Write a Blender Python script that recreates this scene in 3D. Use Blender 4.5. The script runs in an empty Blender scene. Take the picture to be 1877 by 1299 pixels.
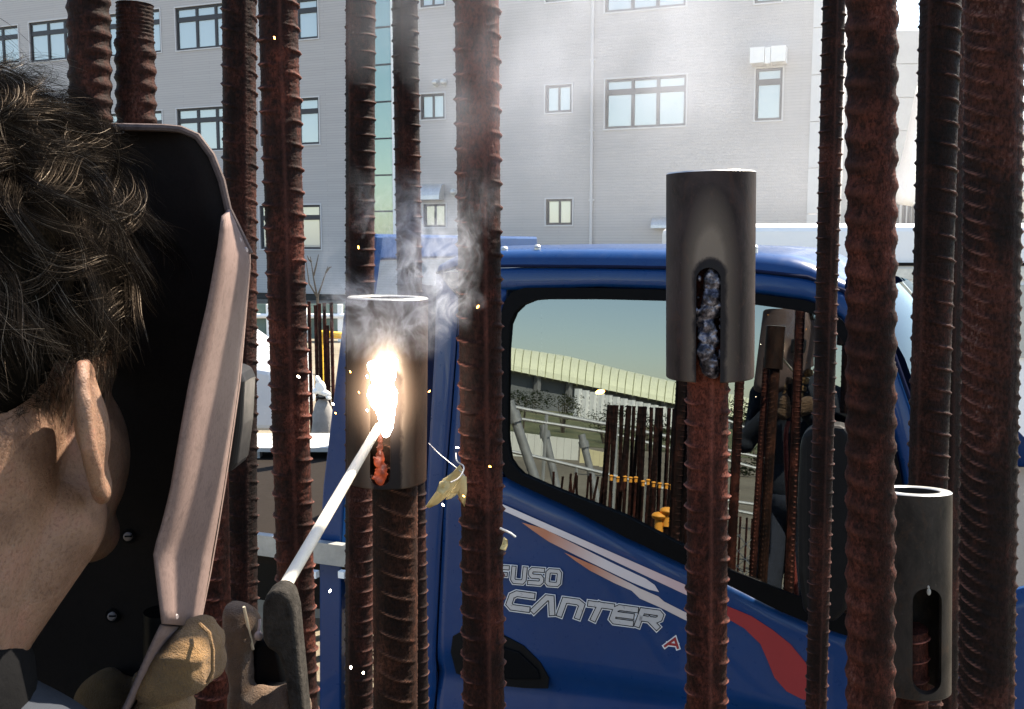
import bpy, bmesh, math, random
from mathutils import Vector, Matrix, Euler, noise as mnoise
import numpy as np

# ------------------------------------------------------------------ camera, sky, sun, exposure
PI = math.pi
SC = bpy.context.scene
COL = SC.collection
CAM_Z = 2.0
PITCH = math.radians(6.5)
FPX = 1800.0                       # focal length in photo pixels (photo is 1877 x 1299)
cam_d = bpy.data.cameras.new("camera")
cam = bpy.data.objects.new("camera", cam_d)
COL.objects.link(cam)
cam.location = (0, 0, CAM_Z)
cam.rotation_euler = (PI / 2 - PITCH, 0, 0)
cam_d.sensor_width = 36.0
cam_d.lens = 36.0 * FPX / 1877.0
cam_d.clip_start = 0.02
cam_d.clip_end = 2000.0
SC.camera = cam

SUN_AZ = math.radians(53)          # clockwise from +Y (view direction) towards +X
SUN_EL = math.radians(54)
world = bpy.data.worlds.new("World")
SC.world = world
world.use_nodes = True
wn = world.node_tree
sky = wn.nodes.new("ShaderNodeTexSky")
sky.sky_type = 'NISHITA'
sky.sun_disc = False
sky.sun_elevation = SUN_EL
sky.sun_rotation = SUN_AZ
sky.air_density = 1.0
sky.dust_density = 0.6
sky.ozone_density = 2.0
bg = wn.nodes["Background"]
bg.inputs[1].default_value = 0.10
wn.links.new(sky.outputs[0], bg.inputs[0])

sun_d = bpy.data.lights.new("sun", 'SUN')
sun_d.energy = 5.0
sun_d.angle = math.radians(0.5)
sun_d.color = (1.0, 0.94, 0.85)
sun = bpy.data.objects.new("sun", sun_d)
COL.objects.link(sun)
sv = Vector((math.sin(SUN_AZ) * math.cos(SUN_EL), math.cos(SUN_AZ) * math.cos(SUN_EL), math.sin(SUN_EL)))
sun.rotation_euler = (-sv).to_track_quat('-Z', 'Y').to_euler()
sun.location = (6, 4, 12)

SC.view_settings.view_transform = 'Standard'
SC.view_settings.look = 'None'
SC.view_settings.exposure = 2.02
SC.view_settings.gamma = 1.0
SC.view_settings.use_white_balance = True      # the camera's own balance for open shade
SC.view_settings.white_balance_temperature = 7200
SC.view_settings.use_curve_mapping = False
SC.render.engine = 'CYCLES'
SC.cycles.use_denoising = True
SC.cycles.max_bounces = 8
SC.cycles.transparent_max_bounces = 12
SC.cycles.volume_bounces = 1
SC.cycles.caustics_reflective = False
SC.cycles.sample_clamp_indirect = 6.0
try:
    SC.cycles_curves.shape = 'RIBBONS'
except Exception:
    pass

RNG = random.Random(7)

# ------------------------------------------------------------------ pixel helpers (photo pixels -> places)
CAM = Vector((0, 0, CAM_Z))
FW = Vector((0, math.cos(PITCH), -math.sin(PITCH)))
UP = Vector((0, math.sin(PITCH), math.cos(PITCH)))
RT = Vector((1, 0, 0))


def ray(px, py):
    return (RT * ((px - 938.5) / FPX) + UP * ((649.5 - py) / FPX) + FW).normalized()


def at(px, py, Y):
    """the point seen at a pixel, Y metres in front of the camera (world y)"""
    d = ray(px, py)
    return CAM + d * (Y / d.y)


def hit(px, py, P0, n):
    d = ray(px, py)
    return CAM + d * ((P0 - CAM).dot(n) / d.dot(n))


# ------------------------------------------------------------------ object helpers
def tag(o, label=None, cat=None, group=None, kind=None):
    if label: o['label'] = label
    if cat: o['category'] = cat
    if group: o['group'] = group
    if kind: o['kind'] = kind
    return o


def empty(name, loc=(0, 0, 0), label=None, cat=None, group=None):
    o = bpy.data.objects.new(name, None)
    COL.objects.link(o)
    o.location = loc
    o.empty_display_size = 0.05
    return tag(o, label, cat, group)


class MB:
    """collects shapes in world coordinates; build() links them as ONE mesh object"""
    def __init__(s):
        s.v, s.f, s.m = [], [], []

    def add(s, verts, faces, mi=0):
        b = len(s.v)
        s.v.extend([tuple(p) for p in verts])
        s.f.extend([tuple(i + b for i in f) for f in faces])
        s.m.extend([mi] * len(faces))

    def box(s, c, size, ax=None, mi=0):
        """box centred at c; ax = three unit axes"""
        ax = ax or (Vector((1, 0, 0)), Vector((0, 1, 0)), Vector((0, 0, 1)))
        c = Vector(c)
        h = [ax[i] * (size[i] / 2) for i in range(3)]
        p = [c + h[0] * i + h[1] * j + h[2] * k for i in (-1, 1) for j in (-1, 1) for k in (-1, 1)]
        s.add(p, [(0, 1, 3, 2), (4, 6, 7, 5), (0, 4, 5, 1), (2, 3, 7, 6), (0, 2, 6, 4), (1, 5, 7, 3)], mi)

    def tube(s, pts, r, n=10, mi=0, cap=True):
        """r: a number or one radius per point"""
        pts = [Vector(p) for p in pts]
        rr = r if isinstance(r, (list, tuple)) else [r] * len(pts)
        V, F = [], []
        prev = None
        for i, p in enumerate(pts):
            a = pts[max(i - 1, 0)]
            b = pts[min(i + 1, len(pts) - 1)]
            t = (b - a).normalized()
            if prev is None:
                u = t.orthogonal().normalized()
            else:
                u = (prev - t * prev.dot(t)).normalized()
            prev = u
            w = t.cross(u)
            for k in range(n):
                an = 2 * PI * k / n
                V.append(p + (u * math.cos(an) + w * math.sin(an)) * rr[i])
        for i in range(len(pts) - 1):
            for k in range(n):
                k2 = (k + 1) % n
                F.append((i * n + k, i * n + k2, (i + 1) * n + k2, (i + 1) * n + k))
        if cap:
            F.append(tuple(range(n - 1, -1, -1)))
            F.append(tuple(range((len(pts) - 1) * n, len(pts) * n)))
        s.add(V, F, mi)

    def ell(s, c, rad, rot=None, n=20, m=12, mi=0):
        c = Vector(c)
        rot = rot or Matrix.Identity(3)
        V, F = [], []
        for j in range(1, m):
            ph = PI * j / m
            for k in range(n):
                th = 2 * PI * k / n
                V.append(c + rot @ Vector((rad[0] * math.sin(ph) * math.cos(th), rad[1] * math.sin(ph) * math.sin(th), rad[2] * math.cos(ph))))
        V.append(c + rot @ Vector((0, 0, rad[2])))
        V.append(c + rot @ Vector((0, 0, -rad[2])))
        a, b = (m - 1) * n, (m - 1) * n + 1
        for j in range(m - 2):
            for k in range(n):
                k2 = (k + 1) % n
                F.append((j * n + k, (j + 1) * n + k, (j + 1) * n + k2, j * n + k2))
        for k in range(n):
            k2 = (k + 1) % n
            F.append((a, k, k2))
            F.append((b, (m - 2) * n + k2, (m - 2) * n + k))
        s.add(V, F, mi)

    def prism(s, pts, d, mi=0):
        """a flat outline (3-D points in order) given the thickness vector d"""
        n = len(pts)
        d = Vector(d)
        P = [Vector(p) for p in pts]
        F = [tuple(range(n)), tuple(range(2 * n - 1, n - 1, -1))]
        for i in range(n):
            j = (i + 1) % n
            F.append((i, n + i, n + j, j))
        s.add(P + [p + d for p in P], F, mi)

    def grid(s, rows, mi=0, wrap=False):
        """rows of equal numbers of points"""
        n = len(rows[0])
        V = [p for r in rows for p in r]
        F = []
        for i in range(len(rows) - 1):
            for k in range(n if wrap else n - 1):
                k2 = (k + 1) % n
                F.append((i * n + k, i * n + k2, (i + 1) * n + k2, (i + 1) * n + k))
        s.add(V, F, mi)

    def build(s, name, mat, parent=None, smooth=False, origin=None, fix=True, angle=40):
        me = bpy.data.meshes.new(name)
        o = bpy.data.objects.new(name, me)
        COL.objects.link(o)
        off = Vector(origin) if origin is not None else (parent_loc(parent) if parent else Vector((0, 0, 0)))
        me.from_pydata([(p[0] - off.x, p[1] - off.y, p[2] - off.z) for p in s.v], [], s.f)
        mats = mat if isinstance(mat, (list, tuple)) else [mat]
        for m_ in mats: me.materials.append(m_)
        if len(mats) > 1: me.polygons.foreach_set('material_index', s.m)
        if fix:
            bm = bmesh.new(); bm.from_mesh(me)
            bmesh.ops.recalc_face_normals(bm, faces=bm.faces)
            bm.to_mesh(me); bm.free()
        if smooth:
            me.polygons.foreach_set('use_smooth', [True] * len(me.polygons))
            if angle: me.set_sharp_from_angle(angle=math.radians(angle))
        if parent is not None:
            o.parent = parent
        if parent is None and origin is not None:
            o.location = off
        elif parent is not None and origin is not None:
            o.location = off - parent_loc(parent)
        me.update()
        return o


def parent_loc(p):
    v = Vector((0, 0, 0))
    while p is not None:
        v += p.location
        p = p.parent
    return v


def link_copy(src, loc, parent=None):
    c = src.copy()
    COL.objects.link(c)
    c.parent = parent
    c.location = loc
    return c


def lerp(a, b, t):
    return a + (b - a) * t


def resample(pts, n):
    P = [Vector(p) for p in pts]
    L = [0]
    for i in range(1, len(P)): L.append(L[-1] + (P[i] - P[i - 1]).length)
    out = []
    for k in range(n):
        t = L[-1] * k / (n - 1)
        i = 1
        while i < len(P) - 1 and L[i] < t: i += 1
        d = L[i] - L[i - 1]
        out.append(P[i - 1].lerp(P[i], 0 if d == 0 else (t - L[i - 1]) / d))
    return out


def smooth_curve(pts, n):
    """Catmull-Rom through points"""
    P = [Vector(p) for p in pts]
    out = []
    m = len(P) - 1
    for k in range(n):
        t = m * k / (n - 1)
        i = min(int(t), m - 1)
        f = t - i
        a, b, c, d = P[max(i - 1, 0)], P[i], P[i + 1], P[min(i + 2, m)]
        out.append(0.5 * ((2 * b) + (c - a) * f + (2 * a - 5 * b + 4 * c - d) * f * f + (3 * b - a - 3 * c + d) * f ** 3))
    return out


# ------------------------------------------------------------------ materials
class NT:
    def __init__(s, name):
        s.mat = bpy.data.materials.new(name)
        s.mat.use_nodes = True
        s.t = s.mat.node_tree
        s.b = s.t.nodes["Principled BSDF"]
        s.out = s.t.nodes["Material Output"]

    def n(s, typ, **kw):
        nd = s.t.nodes.new(typ)
        for k, v in kw.items(): setattr(nd, k, v)
        return nd

    def l(s, a, b):
        s.t.links.new(a, b)

    def coord(s, kind='Object', scale=(1, 1, 1)):
        c = s.n("ShaderNodeTexCoord")
        m = s.n("ShaderNodeMapping")
        m.inputs['Scale'].default_value = scale
        s.l(c.outputs[kind], m.inputs[0])
        return m.outputs[0]

    def noise(s, vec, scale, detail=5, rough=0.6, dist=0.0):
        t = s.n("ShaderNodeTexNoise")
        t.inputs['Scale'].default_value = scale
        t.inputs['Detail'].default_value = detail
        t.inputs['Roughness'].default_value = rough
        t.inputs['Distortion'].default_value = dist
        s.l(vec, t.inputs['Vector'])
        return t.outputs[0]

    def ramp(s, fac, stops):
        r = s.n("ShaderNodeValToRGB")
        e = r.color_ramp.elements
        while len(e) < len(stops): e.new(0.5)
        for i, (p, c) in enumerate(stops):
            e[i].position = p
            e[i].color = c if len(c) == 4 else (*c, 1)
        s.l(fac, r.inputs[0])
        return r.outputs[0]

    def math(s, op, a, b=None, clamp=False):
        m = s.n("ShaderNodeMath", operation=op)
        m.use_clamp = clamp
        for i, x in enumerate((a, b)):
            if x is None: continue
            if isinstance(x, (int, float)): m.inputs[i].default_value = x
            else: s.l(x, m.inputs[i])
        return m.outputs[0]

    def mix(s, fac, a, b, typ='MIX'):
        m = s.n("ShaderNodeMix", data_type='RGBA', blend_type=typ)
        for sock, x in ((0, fac), (6, a), (7, b)):
            if isinstance(x, (int, float)): m.inputs[sock].default_value = x
            elif isinstance(x, tuple): m.inputs[sock].default_value = x if len(x) == 4 else (*x, 1)
            else: s.l(x, m.inputs[sock])
        return m.outputs[2]

    def bump(s, h, dist=0.002, strength=0.6):
        b = s.n("ShaderNodeBump")
        b.inputs['Distance'].default_value = dist
        b.inputs['Strength'].default_value = strength
        s.l(h, b.inputs['Height'])
        s.l(b.outputs[0], s.b.inputs['Normal'])

    def set(s, **kw):
        for k, v in kw.items():
            i = s.b.inputs[k.replace('_', ' ')]
            if isinstance(v, (int, float)): i.default_value = v
            elif isinstance(v, tuple): i.default_value = v if len(v) == 4 else (*v, 1)
            else: s.l(v, i)
        return s


def plain(name, col, rough=0.6, metal=0.0, var=0.15, scale=30, bump=0.0, coat=0.0, spec=0.25):
    """a colour with a little uneven tone, grime and relief"""
    t = NT(name)
    v = t.coord()
    n1 = t.noise(v, scale, 6, 0.65)
    c = t.ramp(n1, [(0.25, tuple(max(0, x * (1 - var)) for x in col)), (0.75, tuple(min(1, x * (1 + var)) for x in col))])
    n2 = t.noise(v, scale * 3.1, 4, 0.6)
    r = t.math('MULTIPLY_ADD', n2, 0.25)
    t.t.nodes[-1].inputs[2].default_value = rough - 0.12
    t.set(Base_Color=c, Roughness=r, Metallic=metal, Coat_Weight=coat, Specular_IOR_Level=spec)
    if bump: t.bump(n2, bump, 0.5)
    return t.mat


def emis(name, col, strength):
    t = NT(name)
    t.set(Base_Color=(0, 0, 0), Emission_Color=col, Emission_Strength=float(strength))
    return t.mat


def rust(name, dark, mid, light, seed, scale=60, rough=0.72):
    """patchy rust: brown to red, worn pale on the rib crests (attribute 'crest'), dusted with cement here and there"""
    t = NT(name)
    c = t.n("ShaderNodeTexCoord")
    oi = t.n("ShaderNodeObjectInfo")
    ov = t.n("ShaderNodeVectorMath", operation='SCALE'); ov.inputs[0].default_value = (37, 53, 91)
    t.l(oi.outputs['Random'], ov.inputs['Scale'])
    ad = t.n("ShaderNodeVectorMath", operation='ADD'); t.l(c.outputs['Object'], ad.inputs[0]); t.l(ov.outputs[0], ad.inputs[1])
    mp = t.n("ShaderNodeMapping"); mp.inputs['Scale'].default_value = (1, 1, 0.6); t.l(ad.outputs[0], mp.inputs[0])
    v = mp.outputs[0]
    big = t.noise(v, 9, 5, 0.6, 0.5)
    n1 = t.noise(v, scale * 0.5, 7, 0.72, 0.5)
    n2 = t.noise(v, scale * 2.6, 6, 0.75, 0.2)
    n3 = t.noise(v, scale * 7, 3, 0.7)
    f = t.math('ADD', t.math('MULTIPLY', big, 0.42), t.math('ADD', t.math('MULTIPLY', n1, 0.33), t.math('MULTIPLY', n2, 0.25)))
    c = t.ramp(f, [(0.41, dark), (0.50, mid), (0.585, light)])
    spk = t.ramp(n3, [(0.38, (0.2, 0.18, 0.18)), (0.55, (1, 1, 1))])
    c = t.mix(0.8, c, spk, 'MULTIPLY')
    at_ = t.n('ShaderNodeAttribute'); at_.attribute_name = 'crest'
    wear_glint = t.math('MULTIPLY', at_.outputs['Fac'], t.math('MULTIPLY', n2, 1.0), True)
    c = t.mix(wear_glint, c, tuple(min(1, x * k) for x, k in zip(light, (5.0, 6.4, 7.2))))  # crests paler than wear alone: sun glints put into the colour
    dust = t.math('MULTIPLY', t.ramp(t.math('ADD', t.math('MULTIPLY', n1, .5), t.math('MULTIPLY', n3, .5)), [(.58, (0, 0, 0)), (.68, (1, 1, 1))]), t.ramp(big, [(.5, (0, 0, 0)), (.62, (.55, .55, .55))]))
    c = t.mix(dust, c, (.13, .11, .10))
    rr = t.math('MULTIPLY_ADD', n2, 0.35)
    t.t.nodes[-1].inputs[2].default_value = rough - 0.14
    sp = t.math('MULTIPLY_ADD', wear_glint, 0.5)
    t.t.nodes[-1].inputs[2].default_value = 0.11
    t.set(Base_Color=c, Roughness=rr, Metallic=0.0, Specular_IOR_Level=sp)
    h = t.math('ADD', t.math('MULTIPLY', n2, 0.7), t.math('MULTIPLY', n3, 0.5))
    t.bump(h, 0.0016, 0.85)
    return t.mat

# ------------------------------------------------------------------ materials used in several places
M_FRAME = plain('dark_bronze_window_frame', (0.045, 0.045, 0.05), 0.45, 0.2, 0.1)
M_WHITE = plain('white_painted_metal', (0.78, 0.78, 0.76), 0.4, 0.0, 0.06, 8)
M_BLACK = plain('black_plastic', (0.0045, 0.0045, 0.005), 0.5, 0.0, 0.3, 60, 0.0004, spec=.1)
M_GALV = plain('galvanised_pipe', (0.5, 0.5, 0.48), 0.42, 0.7, 0.2, 20)
M_STEELGREY = plain('weathered_grey_steel', (0.3, 0.3, 0.29), 0.5, 0.4, 0.25, 12)
M_ORANGE = plain('orange_plastic_cap', (0.8, 0.33, 0.05), 0.5, 0, 0.1)
M_YELLOW = plain('yellow_barrier_paint', (0.75, 0.42, 0.04), 0.5, 0, 0.15)


def glass_mat(name, tint, refl=0.5, rough=0.01, dark=(0.02, 0.025, 0.025)):
    """coated pane: part mirror, part dark room behind"""
    t = NT(name)
    g = t.n("ShaderNodeBsdfGlossy")
    g.inputs['Color'].default_value = (*tint, 1)
    g.inputs['Roughness'].default_value = rough
    d = t.n("ShaderNodeBsdfDiffuse")
    d.inputs['Color'].default_value = (*dark, 1)
    m = t.n("ShaderNodeMixShader")
    fr = t.n("ShaderNodeFresnel")
    fr.inputs[0].default_value = 1.5
    f = t.math('MAXIMUM', fr.outputs[0], refl)
    t.l(f, m.inputs[0]); t.l(d.outputs[0], m.inputs[1]); t.l(g.outputs[0], m.inputs[2])
    t.l(m.outputs[0], t.out.inputs[0])
    return t.mat


# ------------------------------------------------------------------ ground, foundation
def ground_mat():
    t = NT('sandy_site_ground')
    v = t.coord('Object')
    n1 = t.noise(v, 0.25, 8, 0.65)
    n2 = t.noise(v, 6, 8, 0.7)
    n3 = t.noise(v, 60, 4, 0.7)
    c = t.ramp(t.math('ADD', t.math('MULTIPLY', n1, 0.6), t.math('MULTIPLY', n2, 0.4)),
               [(0.35, (0.085, 0.07, 0.048)), (0.5, (0.145, 0.123, 0.087)), (0.65, (0.20, 0.178, 0.133))])
    t.set(Base_Color=c, Roughness=0.95)
    t.bump(t.math('ADD', n2, t.math('MULTIPLY', n3, 0.3)), 0.04, 0.7)
    return t.mat


def concrete_mat(name, a=(0.3, 0.29, 0.27), b=(0.42, 0.41, 0.38)):
    t = NT(name)
    v = t.coord('Object')
    n1 = t.noise(v, 2.5, 8, 0.65)
    n2 = t.noise(v, 70, 5, 0.7)
    t.set(Base_Color=t.ramp(n1, [(0.3, a), (0.7, b)]), Roughness=0.85)
    t.bump(n2, 0.002, 0.5)
    return t.mat


g = MB()
N = 48
rows = []
for j in range(N + 1):
    row = []
    for i in range(N + 1):
        # finer towards the middle
        fx = (i / N - 0.5) * 2; fy = (j / N - 0.5) * 2
        x = 700 * fx * abs(fx) ** 1.8; y = 700 * fy * abs(fy) ** 1.8
        row.append((x, y, 0.03 * math.sin(x * 0.6) * math.cos(y * 0.5) if max(abs(x), abs(y)) < 40 else 0.0))
    rows.append(row)
g.grid(rows)
ground = tag(g.build('ground', ground_mat(), None, True), kind='structure')

f = MB()
f.box((-0.1, 0.4, 0.16), (3.4, 3.3, 0.32))
footing = f.build('concrete_footing', concrete_mat('footing_concrete', (.06, .054, .045), (.11, .10, .085)))
bv = footing.modifiers.new('bevel', 'BEVEL'); bv.width = 0.015; bv.segments = 2
tag(footing, kind='structure')
FOOT_Z = 0.32

# ------------------------------------------------------------------ the grey tiled building behind
YAW_B = math.radians(22)
BA = Vector((math.cos(YAW_B), -math.sin(YAW_B), 0))      # along the facade, to the right and nearer
BN = Vector((-math.sin(YAW_B), -math.cos(YAW_B), 0))     # out of the facade, towards the camera
BP = at(1024, 300, 31.0); BP.z = 0


def fac(px, py):
    p = hit(px, py, BP, BN) - BP
    return p.dot(BA), p.z


def facp(u, z, out=0.0):
    return BP + BA * u + Vector((0, 0, z)) + BN * out


def tile_mat():
    t = NT('pale_grey_facade_tile')
    c = t.n("ShaderNodeTexCoord")
    sep = t.n("ShaderNodeSeparateXYZ"); t.l(c.outputs['Object'], sep.inputs[0])
    u = t.math('ADD', t.math('MULTIPLY', sep.outputs[0], BA.x), t.math('MULTIPLY', sep.outputs[1], BA.y))
    comb = t.n("ShaderNodeCombineXYZ"); t.l(u, comb.inputs[0]); t.l(sep.outputs[2], comb.inputs[1])
    b = t.n("ShaderNodeTexBrick")
    b.offset = 0.5
    b.inputs['Scale'].default_value = 1.0
    b.inputs['Brick Width'].default_value = 2.4
    b.inputs['Row Height'].default_value = 0.085
    b.inputs['Mortar Size'].default_value = 0.007
    b.inputs['Mortar Smooth'].default_value = 0.3
    b.inputs['Color1'].default_value = (0.395, 0.370, 0.358, 1)
    b.inputs['Color2'].default_value = (0.415, 0.39, 0.377, 1)
    b.inputs['Mortar'].default_value = (0.315, 0.295, 0.286, 1)
    t.l(comb.outputs[0], b.inputs['Vector'])
    mp = t.n("ShaderNodeMapping"); mp.inputs['Scale'].default_value = (0.25, 3.0, 1)
    t.l(comb.outputs[0], mp.inputs[0])
    n = t.noise(mp.outputs[0], 1.2, 6, 0.65)
    col = t.mix(0.5, b.outputs['Color'], t.ramp(n, [(0.3, (0.86, 0.86, 0.88)), (0.7, (1, 1, 1))]), 'MULTIPLY')
    t.set(Base_Color=col, Roughness=0.55)
    t.bump(b.outputs['Fac'], -0.003, 0.4)
    return t.mat


M_TILE = tile_mat()
M_PANE = glass_mat('blue_green_window_glass', (0.60, 0.60, 0.58), 0.28, 0.01, (0.34, 0.40, 0.405))
M_PANE2 = glass_mat('teal_stair_glass', (0.42, 0.50, 0.45), 0.38, 0.015, (0.07, 0.13, 0.12))
M_TRIM = plain('pale_window_trim', (0.52, 0.51, 0.51), 0.5, 0, .05)
M_PLINTH = plain('dark_plinth', (0.03, 0.028, 0.027), 0.6)

b_root = empty('tiled_building', facp(0, 0), 'large pale grey tiled building with bronze framed windows behind the blue truck', 'building')
U0, _ = fac(-260, 300)
U1, _ = fac(1484, 300)
HB = 16.0
# windows: x0, x1, y top at x0, y bottom at x0, columns, transom share (0 none)
WINS = [
    (-55, 33, 56, 122, 3, .28), (53, 150, 42, 114, 3, .28), (195, 293, 27, 104, 3, .28), (321, 432, 15, 93, 3, .28), (474, 582, 7, 79, 3, .28),
    (-50, 38, 232, 298, 3, .28), (58, 154, 222, 290, 3, .28), (198, 297, 209, 281, 3, .28), (324, 434, 200, 278, 3, .28), (476, 584, 185, 268, 3, .28),
    (330, 438, 380, 455, 3, .28), (476, 587, 377, 456, 3, .28), (205, 300, 383, 456, 3, .28),
    (770, 815, -34, 14, 2, 0), (771, 815, 173, 219, 2, 0), (776, 817, 374, 416, 2, 0),
    (1000, 1048, 157, 207, 2, 0), (1001, 1049, 365, 412, 2, 0), (1000, 1048, -48, 4, 2, 0),
    (1110, 1258, 146, 236, 3, .26), (1110, 1258, -66, 23, 3, .26),
    (1386, 1435, 126, 221, 1, .26), (1386, 1435, -96, 6, 1, .26),
]
rects = []
for (x0, x1, ya, yb, nc, tr) in WINS:
    ua, z1 = fac(x0, ya); ub, _ = fac(x1, ya); _, z0 = fac(x0, yb)
    rects.append((ua, ub, z0, z1, nc, tr, 'w'))
ua, _ = fac(648, 200); ub, _ = fac(719, 200); _, z0 = fac(719, 470)
rects.append((ua, ub, z0, HB - 1, 1, 0, 's'))
us = sorted({U0, U1} | {r[0] for r in rects} | {r[1] for r in rects})
zs = sorted({0.22, HB} | {r[2] for r in rects} | {r[3] for r in rects})
wall = MB()
for i in range(len(us) - 1):
    for j in range(len(zs) - 1):
        uc, zc = (us[i] + us[i + 1]) / 2, (zs[j] + zs[j + 1]) / 2
        if any(r[0] < uc < r[1] and r[2] < zc < r[3] for r in rects): continue
        wall.add([facp(us[i], zs[j]), facp(us[i + 1], zs[j]), facp(us[i + 1], zs[j + 1]), facp(us[i], zs[j + 1])], [(0, 1, 2, 3)])
for r in rects:                                           # reveals
    q = [(r[0], r[2]), (r[1], r[2]), (r[1], r[3]), (r[0], r[3])]
    for k in range(4):
        a, b = q[k], q[(k + 1) % 4]
        wall.add([facp(*a), facp(*b), facp(*b, -.16), facp(*a, -.16)], [(0, 1, 2, 3)])
# sides, roof and back
for (a, b) in (((U0, 0), (U0, -14)), ((U0, -14), (U1, -14)), ((U1, -14), (U1, 0))):
    wall.add([facp(a[0], .22, a[1]), facp(b[0], .22, b[1]), facp(b[0], HB, b[1]), facp(a[0], HB, a[1])], [(0, 1, 2, 3)])
wall.add([facp(U0, HB), facp(U1, HB), facp(U1, HB, -14), facp(U0, HB, -14)], [(0, 1, 2, 3)])
wall.build('wall', M_TILE, b_root, fix=False)
pl = MB()
pl.box(facp((U0 + U1) / 2, 0.11, -7.05), (U1 - U0, 14.0, 0.22), (BA, BN, Vector((0, 0, 1))))
pl.build('plinth', M_PLINTH, b_root)


def bar_box(mb, u0, u1, z0, z1, o0, o1):
    mb.box(facp((u0 + u1) / 2, (z0 + z1) / 2, (o0 + o1) / 2), (u1 - u0, o1 - o0, z1 - z0), (BA, BN, Vector((0, 0, 1))))


for (u0, u1, z0, z1, nc, tr, typ) in rects:
    fr = MB()
    fw = 0.07
    if typ == 's':
        fw = 0.06
        bar_box(fr, u0, u0 + fw, z0, z1, -.13, -.05)
        bar_box(fr, u1 - fw, u1, z0, z1, -.13, -.05)
        cells = []
        zz = fac(719, 388)[1]
        st = (fac(719, 182)[1] - fac(719, 250)[1])
        lev = [z0]
        while zz < z1:
            lev.append(zz); zz += st
        lev.append(z1)
        for k in range(len(lev) - 1):
            bar_box(fr, u0 + fw, u1 - fw, lev[k], lev[k] + .05, -.125, -.06)
            cells.append((u0 + fw, u1 - fw, lev[k] + .05, lev[k + 1]))
        wo = fr.build('stair_window', M_FRAME, b_root)
        for (a, b, c, d) in cells:
            pm = MB(); pm.box(facp((a + b) / 2, (c + d) / 2, -.1), (b - a, .02, d - c), (BA, BN, Vector((0, 0, 1))))
            pm.build('pane', M_PANE2, wo)
        tm = MB(); bar_box(tm, u1 + .002, u1 + .09, z0, z1, -.02, .05)
        tm.build('trim', M_WHITE, wo)
        continue
    # outer frame, mullions, transom
    bar_box(fr, u0, u0 + fw, z0, z1, -.14, -.04)
    bar_box(fr, u1 - fw, u1, z0, z1, -.14, -.04)
    bar_box(fr, u0 + fw, u1 - fw, z0, z0 + fw, -.139, -.041)
    bar_box(fr, u0 + fw, u1 - fw, z1 - fw, z1, -.139, -.041)
    cw = (u1 - u0 - 2 * fw) / nc
    zt = z1 - (z1 - z0) * tr if tr else None
    for k in range(1, nc):
        mw = .10 if nc == 3 else .06
        uc = u0 + fw + cw * k
        bar_box(fr, uc - mw / 2, uc + mw / 2, z0 + fw, z1 - fw, -.136, -.044)
    if tr:
        bar_box(fr, u0 + fw, u1 - fw, zt - .085, zt + .085, -.133, -.047)
    wo = fr.build('window', M_FRAME, b_root)
    for k in range(nc):
        a, b = u0 + fw + cw * k, u0 + fw + cw * (k + 1)
        for (c, d) in (((z0 + fw, zt - .085), (zt + .085, z1 - fw)) if tr else ((z0 + fw, z1 - fw),)):
            pm = MB()
            tl = RNG.uniform(-.006, .006)
            pm.box(facp((a + b) / 2, (c + d) / 2, -.09), (b - a - .02, .012, d - c), (BA, (BN + BA * tl + Vector((0, 0, RNG.uniform(-.006, .006)))).normalized(), Vector((0, 0, 1))))
            pm.build('pane', M_PANE, wo)
    tm = MB()
    for (a, b, c, d) in ((u0 - .045, u0 - .003, z0 - .045, z1 + .045), (u1 + .003, u1 + .045, z0 - .045, z1 + .045), (u0 - .003, u1 + .003, z1 + .003, z1 + .045), (u0 - .003, u1 + .003, z0 - .045, z0 - .003)):
        bar_box(tm, a, b, c, d, -.01, .025)
    tm.build('trim', M_TRIM, wo)

# rain pipe, corner strip with joints
pp = MB()
u, _ = fac(1086, 200)
pp.tube([facp(u, .25, .06), facp(u, HB - .2, .06)], .045, 10)
for k in range(7):
    pp.box(facp(u, 1.2 + 2.1 * k, .03), (.16, .06, .05), (BA, BN, Vector((0, 0, 1))))
pp.build('rain_pipe', M_TRIM, b_root, True)
M_PANEL = plain('pale_metal_panel', (0.52, 0.52, 0.52), 0.45, 0.1, 0.05, 3)
ua, _ = fac(1485, 200); ub, _ = fac(1508, 200)
zj = [0.25]
while zj[-1] < HB: zj.append(zj[-1] + 1.28)
for k in range(len(zj) - 1):
    q = MB(); bar_box(q, ua + .01, ub, zj[k] + .012, zj[k + 1] - .012, -.3, .05)
    q.build('corner_panel', M_PANEL, b_root)


def hood(px0, px1, y0, y1, name='vent_hood', curved=True):
    ua, z1 = fac(px0, y0); ub, z0 = fac(px1, y1)
    m = MB()
    prof = []
    if curved:
        for k in range(7):
            an = PI / 2 * k / 6
            prof.append((.42 * math.sin(an), z0 + (z1 - z0) * math.cos(an)))
        prof.append((0.02, z0)); prof.insert(0, (0.02, z1))
        prof = prof[:1] + prof[1:]
    m.prism([facp(ua, z, o) for (o, z) in prof], BA * (ub - ua))
    m.build(name, M_GALV, b_root)


hood(770, 815, 338, 366)
hood(1199, 1243, 397, 418)
q = MB()
ua, z1 = fac(1380, 93); ub, z0 = fac(1443, 117)
um = (ua + ub) / 2
bar_box(q, ua, um - .09, z0, z1, .01, .52)
bar_box(q, um - .075, um + .075, z0 - .03, z1 - .02, .01, .50)
bar_box(q, um + .09, ub, z0, z1, .01, .52)
q.build('vent_box', M_WHITE, b_root)
for (x, y) in ((799, 152), (814, 151), (832, 352)):
    u, z = fac(x, y)
    m = MB(); m.ell(facp(u, z, .09), (.10, .10, .10), n=14, m=10)
    m.tube([facp(u, z, .0), facp(u, z, .06)], .12, 14)
    m.build('round_vent', M_GALV, b_root, True)

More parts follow.
